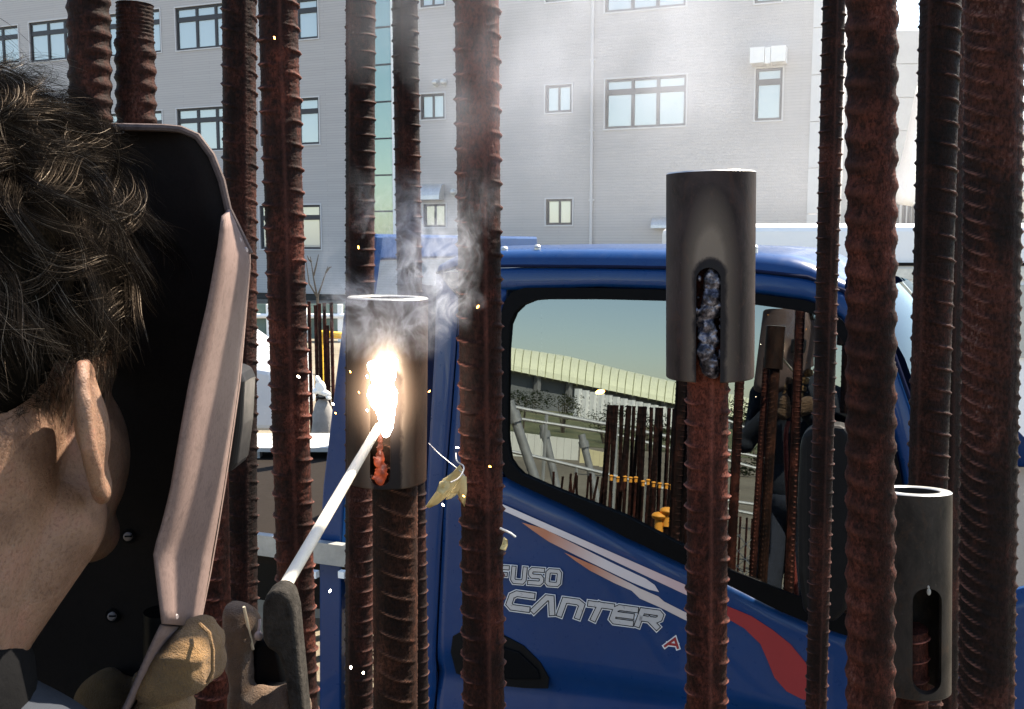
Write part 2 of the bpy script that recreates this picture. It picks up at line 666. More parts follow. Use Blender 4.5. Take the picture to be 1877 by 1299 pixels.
# ------------------------------------------------------------------ wing and sail-shaped canopy at the right
M_WING = plain('grey_cladding_panel', (0.40, 0.41, 0.41), 0.5, 0.1, 0.06, 2)
w_root = empty('stair_tower', at(1600, 445, 44) * Vector((1, 1, 0)) if False else Vector((at(1600, 445, 44).x, 44, 0)), 'grey panelled tower with a white sweeping fin beyond the tiled building', 'tower')
def w_at(px, py, Y=44): return at(px, py, Y)
xa, xb = w_at(1500, 300).x, w_at(1679, 300).x
core = MB(); core.box(((xa + xb) / 2, 47.06, 5.2), (xb - xa - .1, 6, 10.4)); core.build('core', M_WING, w_root)
zt = w_at(1660, 55).z
ph = w_at(1660, 55).z - w_at(1660, 117).z
for k in range(8):
    z1 = zt - ph * k; z0 = max(z1 - ph, 0)
    if z1 <= .2: break
    for (a, b) in ((xa, xa + (xb - xa) * .5), (xa + (xb - xa) * .5, xb)):
        q = MB(); q.box(((a + b) / 2, 44, (z0 + z1) / 2), (b - a - .03, .1, z1 - z0 - .04))
        q.build('panel', M_WING, w_root)
# fin: broad sheet leaning in from the right
fin = MB()
edge = [(1684, 150), (1676, 175), (1664, 235), (1652, 290), (1640, 330), (1625, 352)]
low = [(1700, 150), (1694, 200), (1688, 260), (1684, 320), (1678, 372), (1672, 378)]
fin.grid([[w_at(*p, 41.5) for p in edge], [w_at((a[0] + b[0]) / 2, (a[1] + b[1]) / 2 + 8, 41) for a, b in zip(edge, low)], [w_at(*p, 41.3) for p in low]])
fo = fin.build('fin', M_WHITE, w_root, True)
sm = fo.modifiers.new('thick', 'SOLIDIFY'); sm.thickness = .25
for px in (1646, 1658, 1668, 1676):
    q = MB(); a = w_at(px, 365, 41.4); q.box((a.x, a.y, a.z / 2), (.12, .12, a.z)); q.build('column', M_FRAME, w_root)

# far cream building at the very edge
cb = empty('cream_building', (at(1905, 400, 60).x, 60, 0), 'distant cream building with a blue-grey roof edge at the far right', 'building')
x0 = at(1768, 300, 60).x
zt = at(1870, 243, 60).z
q = MB(); q.box((x0 + 8, 64, zt / 2), (16, 8, zt)); q.build('wall', plain('cream_render', (0.55, 0.5, 0.38), .8), cb)
q = MB(); q.box((x0 + 8, 63.9, zt + .25), (16.6, 8.6, .5)); q.build('roof', plain('blue_grey_roof', (0.2, 0.25, 0.32), .5), cb)
for i in range(6):
    for zc in (zt * .3, zt * .68):
        q = MB(); q.box((x0 + 1.6 + 2.5 * i, 59.95, zc), (1.5, .12, 1.5)); wv = q.build('window', M_FRAME, cb)
        q = MB(); q.box((x0 + 1.6 + 2.5 * i, 59.88, zc), (1.3, .04, 1.3)); q.build('pane', M_PANE, wv)

# ------------------------------------------------------------------ reinforcing bars
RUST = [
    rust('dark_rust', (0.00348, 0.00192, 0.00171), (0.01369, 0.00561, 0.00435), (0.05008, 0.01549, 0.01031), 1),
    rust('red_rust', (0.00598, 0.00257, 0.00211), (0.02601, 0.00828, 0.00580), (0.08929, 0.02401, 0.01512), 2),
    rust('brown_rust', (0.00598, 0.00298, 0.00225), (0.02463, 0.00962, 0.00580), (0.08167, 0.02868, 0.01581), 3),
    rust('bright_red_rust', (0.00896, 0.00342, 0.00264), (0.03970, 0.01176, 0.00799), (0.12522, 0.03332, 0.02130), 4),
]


def apply_mods(o):
    dg = bpy.context.evaluated_depsgraph_get()
    ev = o.evaluated_get(dg)
    me = bpy.data.meshes.new_from_object(ev)
    old = o.data
    o.modifiers.clear()
    o.data = me
    bpy.data.meshes.remove(old)
    return o


BARS = {}


def rebar(key, xt, xb, w, Y, mat, label, sp=41, ribw=0.0034, ribh=0.0027, phi=0.9, style='cross', z_top=2.95, thread=None, tilt=0.0, seed=0, stagger=0.5, z_bot=None):
    """xt, xb: bar axis in the photo at its top and bottom edge; w: core width in photo pixels; sp: rib pitch in pixels"""
    a, b = at(xt, 0, Y), at(xb, 1299, Y)
    ax = (a - b).normalized()
    mpp = Y / FPX                                        # metres per pixel, near enough
    r0 = w * mpp / 2
    s = sp * mpp
    zb = FOOT_Z if z_bot is None else z_bot

    def pt(z):
        t = (z - b.z) / (a.z - b.z)
        return b.lerp(a, t)
    vis_lo = max(zb, at(xb, 1299, Y).z - 0.1); vis_hi = min(z_top, at(xt, 0, Y).z + 0.1)
    zs_ = list(np.arange(zb, vis_lo, s / 5.0)) + list(np.arange(vis_lo, vis_hi, 0.0012)) + list(np.arange(vis_hi, z_top, s / 5.0)) + [z_top]
    n = 40
    th = np.arange(n) * 2 * PI / n
    Z = np.array(zs_)
    TH, ZZ = np.meshgrid(th, Z)
    d = np.mod(TH - phi + PI, 2 * PI) - PI               # -pi..pi from the first long rib
    side = (d > 0).astype(float)
    dl = np.minimum(np.abs(d), PI - np.abs(d))
    R = np.full_like(TH, r0)
    crest = np.zeros_like(TH)
    rng = np.random.RandomState(seed + 11)
    if style == 'bump':                                  # rounded thread-like ribs
        ph = (ZZ + tilt * r0 * d) / s + side * stagger
        R += ribh * 1.1 * (0.5 + 0.5 * np.cos(2 * PI * ph)) ** 1.3 * np.clip(np.sin(dl) * 1.6 - .35, 0.04, 1)
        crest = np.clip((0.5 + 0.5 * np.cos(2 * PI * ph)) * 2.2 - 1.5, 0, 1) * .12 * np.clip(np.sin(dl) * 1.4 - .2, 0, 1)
    else:
        ph = (ZZ + tilt * r0 * (np.abs(d) - PI / 2) * np.where(side > 0, 1, -1)) / s + side * stagger
        k = np.floor(ph).astype(int) % 64
        jit = rng.uniform(.8, 1.12, 64)[k]
        x = np.abs(ph - np.floor(ph) - 0.5) * s
        prof = np.clip(1 - x / (ribw * .72), 0, 1)
        prof = prof ** 1.25
        fade = np.clip((np.sin(dl) - .22) * 1.5, 0.03, 1)
        R += ribh * jit * prof * fade
        ridge = np.exp(-(dl / 0.085) ** 2)
        R += 0.0015 * ridge
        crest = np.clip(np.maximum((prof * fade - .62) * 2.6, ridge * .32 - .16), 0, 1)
    if thread is not None:                               # machined thread at the top end
        zt0 = thread * 1.0
        m = ZZ > zt0
        R = np.where(m, r0 * 0.95 + 0.0012 * np.abs(np.mod(ZZ / 0.0042, 1.0) - 0.5) * 2, R)
    R += 0.00025 * rng.randn(*R.shape)
    u = ax.orthogonal().normalized()
    # fix the zero direction: u points to the right of the picture
    u = (Vector((1, 0, 0)) - ax * ax.x).normalized()
    v = ax.cross(u)                                      # roughly away from the camera (+y)
    c = np.array([pt(z) for z in zs_])
    base = Vector((pt(zb).x, pt(zb).y, zb))
    c = c - np.array(base)
    V = c[:, None, :] + R[:, :, None] * (np.cos(TH)[:, :, None] * np.array(u) + np.sin(TH)[:, :, None] * np.array(v))
    V = V.reshape(-1, 3)
    m_ = len(zs_)
    i = np.arange(m_ - 1)[:, None] * n
    kk = np.arange(n)[None, :]
    k2 = (kk + 1) % n
    F = np.stack([i + kk, i + k2, i + n + k2, i + n + kk], axis=-1).reshape(-1, 4)
    me = bpy.data.meshes.new('rebar')
    faces = F.tolist() + [tuple(range((m_ - 1) * n, m_ * n))]
    me.from_pydata(V.tolist(), [], faces)
    me.polygons.foreach_set('use_smooth', [True] * (len(faces) - 1) + [False])
    me.materials.append(mat)
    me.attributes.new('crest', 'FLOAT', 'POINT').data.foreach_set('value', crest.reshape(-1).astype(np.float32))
    me.update()
    o = bpy.data.objects.new('rebar', me)
    COL.objects.link(o)
    o.location = base
    tag(o, label, 'rebar', 'rusty reinforcing bars standing in the footing')
    BARS[key] = dict(pt=pt, r=r0, ax=ax, u=u, v=v, Y=Y)
    return o


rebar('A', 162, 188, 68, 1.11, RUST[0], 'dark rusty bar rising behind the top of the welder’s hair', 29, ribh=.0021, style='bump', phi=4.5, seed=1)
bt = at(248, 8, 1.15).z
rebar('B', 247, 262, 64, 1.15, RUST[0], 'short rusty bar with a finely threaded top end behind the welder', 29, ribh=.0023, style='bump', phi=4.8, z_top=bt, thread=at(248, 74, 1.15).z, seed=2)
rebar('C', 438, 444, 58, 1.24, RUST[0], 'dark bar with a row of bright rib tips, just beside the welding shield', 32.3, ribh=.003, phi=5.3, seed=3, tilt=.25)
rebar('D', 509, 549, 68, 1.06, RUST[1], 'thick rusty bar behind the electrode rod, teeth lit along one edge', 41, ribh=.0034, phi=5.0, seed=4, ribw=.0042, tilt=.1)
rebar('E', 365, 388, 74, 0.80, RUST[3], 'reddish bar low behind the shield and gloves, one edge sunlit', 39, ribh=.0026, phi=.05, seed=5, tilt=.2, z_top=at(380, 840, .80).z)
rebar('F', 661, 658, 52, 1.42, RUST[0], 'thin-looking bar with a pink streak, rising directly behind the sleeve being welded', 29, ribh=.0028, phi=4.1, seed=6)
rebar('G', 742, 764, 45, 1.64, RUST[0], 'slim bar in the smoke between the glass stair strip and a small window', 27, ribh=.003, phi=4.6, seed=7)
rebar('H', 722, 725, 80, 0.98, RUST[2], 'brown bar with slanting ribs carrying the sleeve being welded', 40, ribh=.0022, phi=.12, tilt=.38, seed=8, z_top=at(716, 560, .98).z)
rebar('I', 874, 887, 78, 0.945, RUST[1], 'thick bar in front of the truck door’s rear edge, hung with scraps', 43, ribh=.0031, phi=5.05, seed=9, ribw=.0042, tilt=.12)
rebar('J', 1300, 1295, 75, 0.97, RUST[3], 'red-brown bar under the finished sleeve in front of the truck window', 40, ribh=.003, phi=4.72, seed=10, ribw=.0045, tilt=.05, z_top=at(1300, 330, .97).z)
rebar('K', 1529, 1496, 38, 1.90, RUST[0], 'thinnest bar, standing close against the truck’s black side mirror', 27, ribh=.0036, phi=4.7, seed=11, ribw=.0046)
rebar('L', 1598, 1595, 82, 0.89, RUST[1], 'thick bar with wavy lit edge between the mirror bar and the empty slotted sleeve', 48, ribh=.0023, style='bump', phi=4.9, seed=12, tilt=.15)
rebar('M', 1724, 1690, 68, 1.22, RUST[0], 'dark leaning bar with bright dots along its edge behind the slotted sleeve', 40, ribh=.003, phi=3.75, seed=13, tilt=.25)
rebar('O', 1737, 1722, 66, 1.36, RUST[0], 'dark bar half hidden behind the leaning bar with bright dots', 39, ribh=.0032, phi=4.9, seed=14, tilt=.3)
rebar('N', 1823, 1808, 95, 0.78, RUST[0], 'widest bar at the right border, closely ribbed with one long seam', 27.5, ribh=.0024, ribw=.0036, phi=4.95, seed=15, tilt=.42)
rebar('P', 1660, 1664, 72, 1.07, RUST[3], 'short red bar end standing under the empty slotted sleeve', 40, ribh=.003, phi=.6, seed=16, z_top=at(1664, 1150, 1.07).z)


# ------------------------------------------------------------------ steel sleeves with slots
def sleeve_mat(name, base, halo, seed):
    """mill-scale steel; halo: None or (half width, z low, z high) of the slot in sleeve space with heat tint around it"""
    t = NT(name)
    c = t.n("ShaderNodeTexCoord")
    v = t.coord('Object', (1, 1, .6))
    t.t.nodes[-1].inputs['Location'].default_value = (seed, seed * 2, 0)
    n1 = t.noise(v, 22, 8, 0.72, .6)
    n2 = t.noise(v, 260, 5, 0.75)
    n4 = t.noise(v, 60, 6, .75, 1.0)
    col = t.ramp(n1, [(.36, tuple(x * .5 for x in base)), (.64, tuple(x * 1.5 for x in base))])
    col = t.mix(t.ramp(n4, [(.54, (0, 0, 0)), (.68, (.8, .8, .8))]), col, (base[0] * 1.7, base[1] * 1.25, base[2] * 1.0))
    col = t.mix(t.ramp(n2, [(.62, (0, 0, 0)), (.72, (.5, .5, .5))]), col, tuple(x * 3.0 for x in base))
    if halo:
        hw, zl, zh = halo
        sep = t.n("ShaderNodeSeparateXYZ"); t.l(c.outputs['Object'], sep.inputs[0])
        dx = t.math('ABSOLUTE', sep.outputs[0])
        over = t.math('MAXIMUM', t.math('SUBTRACT', sep.outputs[2], zh), 0.0)
        dist = t.math('SQRT', t.math('ADD', t.math('POWER', dx, 2.0), t.math('POWER', t.math('MULTIPLY', over, .33), 2.0)))
        dist_s = t.math('SQRT', t.math('ADD', t.math('POWER', dx, 2.0), t.math('POWER', over, 2.0)))
        d3 = t.math('ADD', t.math('SUBTRACT', dist_s, hw), t.math('MULTIPLY', t.math('SUBTRACT', n4, .5), .008))
        d2 = t.math('ADD', t.math('SUBTRACT', dist, hw), t.math('MULTIPLY', t.math('SUBTRACT', n1, .5), .012))
        front = t.math('LESS_THAN', sep.outputs[1], 0.0)
        f = t.math('MULTIPLY', t.ramp(t.math('MULTIPLY', d2, 52.0), [(0.0, (1, 1, 1)), (.22, (.5, .5, .5)), (.8, (0, 0, 0))]), t.ramp(t.math('MULTIPLY', d3, 52.0), [(.05, (0, 0, 0)), (.22, (1, 1, 1))]))
        ff = t.math('MULTIPLY', f, front)
        col = t.mix(ff, col, (0.15, 0.12, 0.095))
        soot = t.ramp(t.math('MULTIPLY', d3, 20.0), [(0.0, (1, 1, 1)), (.10, (0, 0, 0))])
        col = t.mix(t.math('MULTIPLY', t.math('MULTIPLY', soot, front), .85), col, (.008, .008, .01))
    t.set(Base_Color=col, Roughness=.55, Metallic=0.0, Specular_IOR_Level=.12)
    t.bump(n2, .0006, .4)
    return t.mat


M_EDGE = plain('pale_rim_steel', (.42, .41, .40), .35, .6, .08)


def sleeve(bar, Y, cx_top, cx_bot, y0, y1, wpx, slot, mat, label, tw=.013, lean=0.0):
    """slot: (x offset in px from the axis, half width px, y top px, y bottom px) or None; opens towards the camera"""
    p1, p0 = at(cx_top, y0, Y + lean), at(cx_bot, y1, Y)
    ax = (p1 - p0).normalized()
    h = (p1 - p0).length
    R = wpx * Y / FPX / 2
    Ri = R - tw
    m = MB()
    n = 64
    prof = [(R - .0012, 0), (R, .0012), (R, h - .0012), (R - .0012, h), (Ri + .001, h), (Ri, h - .001), (Ri, .001), (Ri + .001, 0)]
    rows = []
    for (r, z) in prof + [prof[0]]:
        rows.append([Vector((r * math.cos(2 * PI * k / n), r * math.sin(2 * PI * k / n), z)) for k in range(n)])
    m.grid(rows[:-1] + [rows[0]], wrap=True)
    # weld the seam
    o = m.build('steel_sleeve', [mat, M_EDGE], None, fix=False)
    me = o.data
    bm = bmesh.new(); bm.from_mesh(me)
    bmesh.ops.remove_doubles(bm, verts=bm.verts, dist=1e-6)
    bmesh.ops.recalc_face_normals(bm, faces=bm.faces)
    for fc in bm.faces:
        c = fc.calc_center_median()
        fc.material_index = 1 if c.z > h - .0011 else 0  # only the top rim gets the paler steel
        fc.smooth = True
    bm.to_mesh(me); bm.free()
    if slot:
        sx, hw, ya, yb = slot
        mp = Y / FPX * .96
        x0, w2 = sx * mp, hw * mp
        z1 = h * (y1 - ya) / (y1 - y0); z0 = h * (y1 - yb) / (y1 - y0)
        pts = []
        for k in range(13):
            an = PI * k / 12
            pts.append((x0 + w2 * math.cos(an), z1 - w2 + w2 * math.sin(an)))
        if yb < y1:
            for k in range(13):
                an = PI + PI * k / 12
                pts.append((x0 + w2 * math.cos(an), z0 + w2 + w2 * math.sin(an)))
        else:
            pts += [(x0 - w2, -.01), (x0 + w2, -.01)]
        cm = MB()
        cm.prism([(x, -R * 1.3, z) for (x, z) in pts], (0, R * 1.3, 0))
        co = cm.build('cutter', mat)
        bo = o.modifiers.new('cut', 'BOOLEAN'); bo.object = co; bo.operation = 'DIFFERENCE'; bo.solver = 'EXACT'
        apply_mods(o)
        bpy.data.objects.remove(co)
    o.data.set_sharp_from_angle(angle=math.radians(35))
    zax = ax
    yax = Vector((p0.x, p0.y, 0)); yax = (yax - zax * yax.dot(zax)).normalized()      # slot turned to the welder's side
    xax = yax.cross(zax)
    o.matrix_world = Matrix.Translation(p0) @ Matrix((xax, yax, zax)).transposed().to_4x4()
    tag(o, label, 'sleeve', 'steel sleeves on the bar ends')
    return o, R, h


def lumpy_bead(parent, x0, w, z0, z1, y, seed, mat, name='weld_bead', n=26):
    """overlapping solidified droplets filling a slot, in sleeve space"""
    rg = random.Random(seed)
    m = MB()
    k = 0
    z = z0
    while z < z1:
        rr = w * rg.uniform(.6, .95)
        c = Vector((x0 + rg.uniform(-.35, .35) * w, y + rg.uniform(-.002, .003), z))
        m.ell(c, (rr, w * rg.uniform(.3, .5), rr * rg.uniform(.9, 1.7)), Euler((rg.uniform(-.5, .5), rg.uniform(-.5, .5), 0)).to_matrix(), 14, 9)
        z += rr * rg.uniform(.5, .95)
    for _ in range(10):
        c = Vector((x0 + rg.choice((-1, 1)) * w * rg.uniform(.6, 1.1), y - .002, rg.uniform(z0, z1)))
        q = w * rg.uniform(.12, .25)
        m.ell(c, (q, q, q * 1.4), None, 8, 6)
    o = m.build(name, mat, None, True, fix=False, angle=None)
    r_ = o.modifiers.new('remesh', 'REMESH'); r_.mode = 'VOXEL'; r_.voxel_size = .0009; r_.use_smooth_shade = True
    sm_ = o.modifiers.new('smooth', 'SMOOTH'); sm_.iterations = 2
    apply_mods(o)
    for vtx in o.data.vertices:
        p_ = vtx.co + Vector((seed, 0, 0))
        vtx.co += mnoise.noise_vector(p_ * 150) * .0013 + mnoise.noise_vector(p_ * 420) * .0006
    o.parent = parent
    return o


def weld_mat(hot=False):
    t = NT('hot_weld_metal' if hot else 'blued_weld_metal')
    v = t.coord()
    n = t.noise(v, 130, 4, .6)
    if hot:
        t.set(Base_Color=(.05, .02, .018), Roughness=.5, Metallic=.3, Emission_Color=(1.0, .16, .05), Emission_Strength=t.math('MULTIPLY', t.math('POWER', n, 3.0), .45))
    else:
        t.set(Base_Color=t.ramp(n, [(.38, (.008, .008, .012)), (.5, (.045, .043, .058)), (.64, (.20, .19, .22))]), Roughness=.38, Metallic=.7)
    return t.mat


SM = (.026, .0185, .018)
s2, R2, h2 = sleeve('J', .97, 1303, 1301, 316, 691, 160, (-3, 22, 486, 700), sleeve_mat('heat_tinted_sleeve_steel', SM, (.0125, -.01, .1035), 1.0),
                    'finished sleeve with a heat-blued weld in its slot, before the truck window')
lumpy_bead(s2, -.0016, .0108, .014, .100, -R2 + .0085, 5, weld_mat())
s1, R1, h1 = sleeve('H', .98, 711, 709, 544, 880, 148, (-13, 19, 655, 874), sleeve_mat('sooted_sleeve_steel', (.024, .0125, .0085), (.0115, .012, .107), 2.0),
                    'sleeve being welded, arc flaring in its slot, in front of the cab’s rear')
lumpy_bead(s1, -.0065, .0065, .008, .035, -R1 + .008, 9, weld_mat(True), 'glowing_bead')
lumpy_bead(s1, -.0075, .0032, .030, .06, -R1 + .009, 12, weld_mat(True), 'glowing_drip')
s3, R3, h3 = sleeve('P', 1.07, 1674, 1672, 898, 1262, 138, (27, 26, 1062, 1250), sleeve_mat('dark_unwelded_sleeve_steel', (.026, .021, .017), None, 3.0),
                    'empty dark sleeve with an open oval slot, bottom right', lean=.024)
# short liner stub of bar seen inside the slot is the bar itself; a chip of pale chalk sits on the slot's top
m = MB(); m.ell((.017, -R3 + .0032, .121), (.0022, .0015, .004), None, 10, 6); m.ell((.0165, -R3 + .0032, .126), (.0013, .001, .002), None, 8, 5)
m.build('chalk_mark', plain('chalk', (.30, .28, .24), .9), None).parent = s3

# ------------------------------------------------------------------ the arc
AC = at(703, 722, .98 - R1 - .012)
arc_root = empty('welding_arc', AC, 'blinding white welding arc burning at the electrode tip', 'welding arc')
m = MB()
mp = .93 / FPX
for (dx, dy, rx, rz) in ((0, -34, 22, 28), (-10, 4, 20, 28), (2, 4, 23, 40), (5, 38, 15, 32), (3, 60, 8, 20), (13, -54, 14, 17), (-17, -50, 10, 12)):
    m.ell(AC + Vector((dx * mp, 0, -dy * mp)), (rx * mp, .006, rz * mp), None, 20, 14)
core = m.build('arc_core', emis('arc_white', (1.0, .93, .84), 11.0), arc_root, True, angle=None)
for vtx in core.data.vertices:
    vtx.co += mnoise.noise_vector(vtx.co * 110) * .0024
# added glow volume around it, standing in for the arc's bloom
t = NT('arc_bloom_glow')
t.t.nodes.remove(t.b)
pv = t.n("ShaderNodeVolumePrincipled")
pv.inputs['Density'].default_value = 0.0
c = t.n("ShaderNodeTexCoord")
ln = t.n("ShaderNodeVectorMath", operation='LENGTH')
mpg = t.n("ShaderNodeMapping"); mpg.inputs['Scale'].default_value = (1 / .05, 1 / .05, 1 / .07)
t.l(c.outputs['Object'], mpg.inputs[0]); t.l(mpg.outputs[0], ln.inputs[0])
fall = t.math('POWER', t.math('SUBTRACT', 1.0, ln.outputs['Value'], True), 3.2)
t.l(t.math('MULTIPLY', fall, 22.0), pv.inputs['Emission Strength'])
pv.inputs['Emission Color'].default_value = (1.0, .66, .45, 1)
t.l(pv.outputs[0], t.out.inputs['Volume'])
m = MB(); m.ell(AC, (.05, .05, .07), None, 24, 16)
gl = m.build('arc_glow', t.mat, arc_root, True)

# electrode held in the tongs
E0, E1 = at(694, 782, .925), at(512, 1092, .675)
el = empty('welding_electrode', E1, 'thin white coated electrode rod slanting up to the arc', 'electrode')
m = MB(); m.tube([E0, E0.lerp(E1, .5), E1 + (E1 - E0).normalized() * .004], [.0042, .0047, .0047], 14)
rod = m.build('coated_rod', plain('pale_flux_coating', (.60, .54, .45), .8, 0, .06, 60, .0002), el, True)
m = MB(); m.tube([E0, E0 + (E0 - E1).normalized() * .006], [.0030, .0022], 10)
m.build('burning_tip', emis('tip_glow', (1, .6, .35), 12), el, True)

# ------------------------------------------------------------------ sparks
SPK = [(503, 69, 1.0, 4.5, 0), (657, 453, 1.0, 3.5, 0), (876, 562, .88, 4.5, 0), (547, 690, .95, 5.5, 1), (610, 740, .9, 5, 1), (615, 757, .9, 3.5, 0),
       (658, 719, .88, 3, 0), (673, 690, .88, 4.5, 1), (673, 752, .88, 5, 1), (787, 717, .88, 3.5, 0), (642, 681, .9, 3, 0), (812, 925, .88, 4.5, 1), (898, 855, .88, 4, 0),
       (1100, 718, .9, 7, 0), (643, 1223, .9, 6, 1), (666, 1233, .9, 6, 1), (838, 820, .9, 4, 1), (850, 909, .88, 3.5, 0), (605, 1083, 1.0, 5, 1), (1365, 620, .9, 2, 0)]
SPK = SPK[:-1]
SPL = ['orange spark highest up, on the thick bar beside the shield', 'orange spark on the thin bar just above the welded sleeve', 'orange spark on the thick bar level with the sleeve top',
       'white spark on the thick bar behind the electrode rod', 'white spark before the blue truck post beside the bundle', 'orange spark right under the white one at the truck post',
       'orange spark just outside the arc’s edge on the sleeve', 'white spark touching the arc’s upper edge', 'white spark touching the arc’s lower edge', 'orange spark at the sleeve edge nearest the truck door',
       'orange spark at the sleeve edge nearest the welder', 'white spark hanging below the yellowed scraps', 'orange spark on the thick bar just above the yellowed scraps', 'large orange streak in front of the door glass',
       'white spark nearer the tongs of the low pair under the sleeve', 'white spark nearer the truck door of the low pair under the sleeve', 'white spark just above the yellowed scraps', 'orange spark among the yellowed scraps', 'white spark on the truck post near the tongs']
M_SP = (emis('orange_spark', (1.0, .35, .06), 9.0), emis('white_spark', (1.0, .86, .7), 14.0))
for i, (x, y, Y, r, k) in enumerate(SPK):
    p = at(x, y, Y)
    d = Vector(((x - 703) * .8, 0, -(y - 722) * .8 + 60)).normalized()
    r_ = r * Y / FPX * (.45 if x != 1100 else .8)
    m = MB(); q = d.to_track_quat('X', 'Z').to_matrix()
    m.ell((0, 0, 0), (r_ * RNG.uniform(1.1, 1.9), r_ * .75, r_ * .75), q, 10, 7)
    o = m.build('spark', M_SP[k], None, True, angle=None)
    o.location = p
    tag(o, SPL[i], 'spark', 'sparks flying off the weld')

# ------------------------------------------------------------------ the blue truck
YAW_T = math.radians(21.2)
TA = Vector((math.cos(YAW_T), -math.sin(YAW_T), 0))      # to the front of the truck
TN = Vector((-math.sin(YAW_T), -math.cos(YAW_T), 0))     # out of its side, towards the camera
TP = at(1230, 445, 2.6); TP.z = 0
UPZ = Vector((0, 0, 1))
Z_BELT = 1.22
TILT = math.radians(5.0)
GN = (TN * math.cos(TILT) + UPZ * math.sin(TILT)).normalized()   # normal of the side glass
GP = TP + UPZ * Z_BELT


def tw(u, z, w=0.0):
    """truck place: u forward, z up, w outwards; above the belt the side leans in"""
    lean = (z - Z_BELT) * math.tan(TILT) if z > Z_BELT else 0.0
    return TP + TA * u + UPZ * z + TN * (w - lean)


def side(px, py, w=0.0):
    """the point of the truck's side (offset w outwards) seen at a pixel"""
    p = hit(px, py, GP + GN * w, GN)
    if p.z < Z_BELT:
        p = hit(px, py, TP + TN * w, TN)
    return p


def uz(px, py, w=0.0):
    p = side(px, py, w)
    return (p - TP).dot(TA), p.z


def paint():
    t = NT('blue_truck_paint')
    v = t.coord('Object')
    n1 = t.noise(v, 3, 5, .6)
    n2 = t.noise(v, 40, 6, .7)
    col = t.ramp(n1, [(.3, (.0025, .026, .098)), (.7, (.0034, .033, .118))])
    dust = t.math('MULTIPLY', t.ramp(n2, [(.5, (0, 0, 0)), (.8, (1, 1, 1))]), .07)
    col = t.mix(dust, col, (.12, .12, .12))
    t.set(Base_Color=col, Roughness=t.math('MULTIPLY_ADD', n2, .2), Coat_Weight=.20, Coat_Roughness=.04, Specular_IOR_Level=.2)
    t.t.nodes[-1].inputs[2].default_value = .2
    b = t.n("ShaderNodeBump"); b.inputs['Distance'].default_value = .012; b.inputs['Strength'].default_value = .22
    t.l(t.noise(v, 2.2, 2, .5), b.inputs['Height'])
    t.l(b.outputs[0], t.b.inputs['Coat Normal'])
    return t.mat


M_BLUE = paint()
M_RUBBER = plain('black_window_rubber', (.003, .003, .0035), .6, 0, .2, 80, .0003, spec=.05)
M_SEAM = plain('dark_panel_gap', (.004, .008, .03), .8, spec=.1)
truck = empty('blue_truck', tw(0, 0) , 'blue cab-over truck with striped door parked behind the standing bars', 'truck')


def strip(name, c0, c1, mat, parent, n=24, m=6, w=0.0, bulge=0.0, thick=.02, smooth=True):
    """a panel lofted between two curves given in photo pixels and laid on the truck's side"""
    A = resample([side(*p, w) for p in c0], n)
    B = resample([side(*p, w) for p in c1], n)
    rows = []
    for j in range(m + 1):
        t_ = j / m
        rows.append([a.lerp(b, t_) + TN * (bulge * 4 * t_ * (1 - t_)) for a, b in zip(A, B)])
    mb = MB(); mb.grid(rows)
    o = mb.build(name, mat, parent, smooth, fix=False, angle=None)
    s_ = o.modifiers.new('thick', 'SOLIDIFY'); s_.thickness = thick; s_.offset = 1.0 if facing_in(o) else -1.0
    return o


def facing_in(o):
    n = sum((p.normal for p in o.data.polygons), Vector((0, 0, 0)))
    return n.dot(TN) < 0


def line(name, pts, r, mat, parent, w=0.0):
    m = MB(); m.tube([side(*p, w) for p in pts], r, 6)
    return m.build(name, mat, parent, True)


SEAM = [(840, 545), (835, 640), (826, 760), (816, 880), (807, 1000), (800, 1150), (797, 1222), (801, 1238), (794, 1310), (788, 1480)]
REAR = [(800, 500), (797, 640), (790, 760), (783, 880), (776, 1000), (768, 1150), (764, 1222), (763, 1238), (760, 1310), (752, 1480)]
BAND_OUT = [(917, 600), (916, 800), (918, 850), (926, 872), (953, 886), (1000, 908), (1040, 926), (1146, 982), (1252, 1031), (1336, 1070), (1427, 1116), (1480, 1138), (1560, 1165), (1640, 1172)]
GLASS = [(932, 640), (930, 800), (935, 840), (953, 866), (1000, 887), (1040, 903), (1146, 944), (1252, 998), (1336, 1042), (1427, 1077), (1500, 1105), (1560, 1128), (1628, 1140)]
TOPB = [(917, 600), (922, 560), (938, 536), (965, 527), (1100, 528), (1220, 531), (1383, 538), (1490, 552), (1540, 580), (1580, 640), (1620, 740), (1650, 860), (1668, 1000), (1672, 1100), (1640, 1172)]
GTOP = [(932, 640), (936, 590), (950, 562), (985, 548), (1100, 548), (1220, 551), (1383, 558), (1486, 572), (1530, 600), (1562, 655), (1598, 750), (1626, 862), (1642, 1000), (1646, 1085), (1628, 1140)]
GUT = [(800, 500), (840, 488), (960, 487), (1100, 488), (1220, 490), (1383, 496), (1480, 507), (1548, 532), (1598, 580), (1640, 650), (1672, 740), (1700, 860), (1716, 1000), (1720, 1085)]

body = MB()
cabin = strip('rear_pillar', REAR, SEAM, M_BLUE, truck, 40, 4, 0, .004)
strip('door_rear_frame', [(841, 530), (838, 640), (829, 760), (819, 880)], [(928, 530), (917, 640), (916, 800), (922, 868)], M_BLUE, truck, 20, 4, 0, .003)
strip('roof_rail', [(841, 530), (938, 531), (1100, 525), (1220, 529), (1383, 536), (1490, 550), (1540, 577), (1582, 640), (1623, 740), (1653, 860), (1671, 1000), (1676, 1100)],
      [(841, 492), (960, 491), (1100, 492), (1220, 494), (1383, 500), (1480, 511), (1546, 536), (1596, 585), (1637, 655), (1668, 745), (1696, 860), (1712, 1000), (1718, 1100)], M_BLUE, truck, 60, 4, 0, .004)
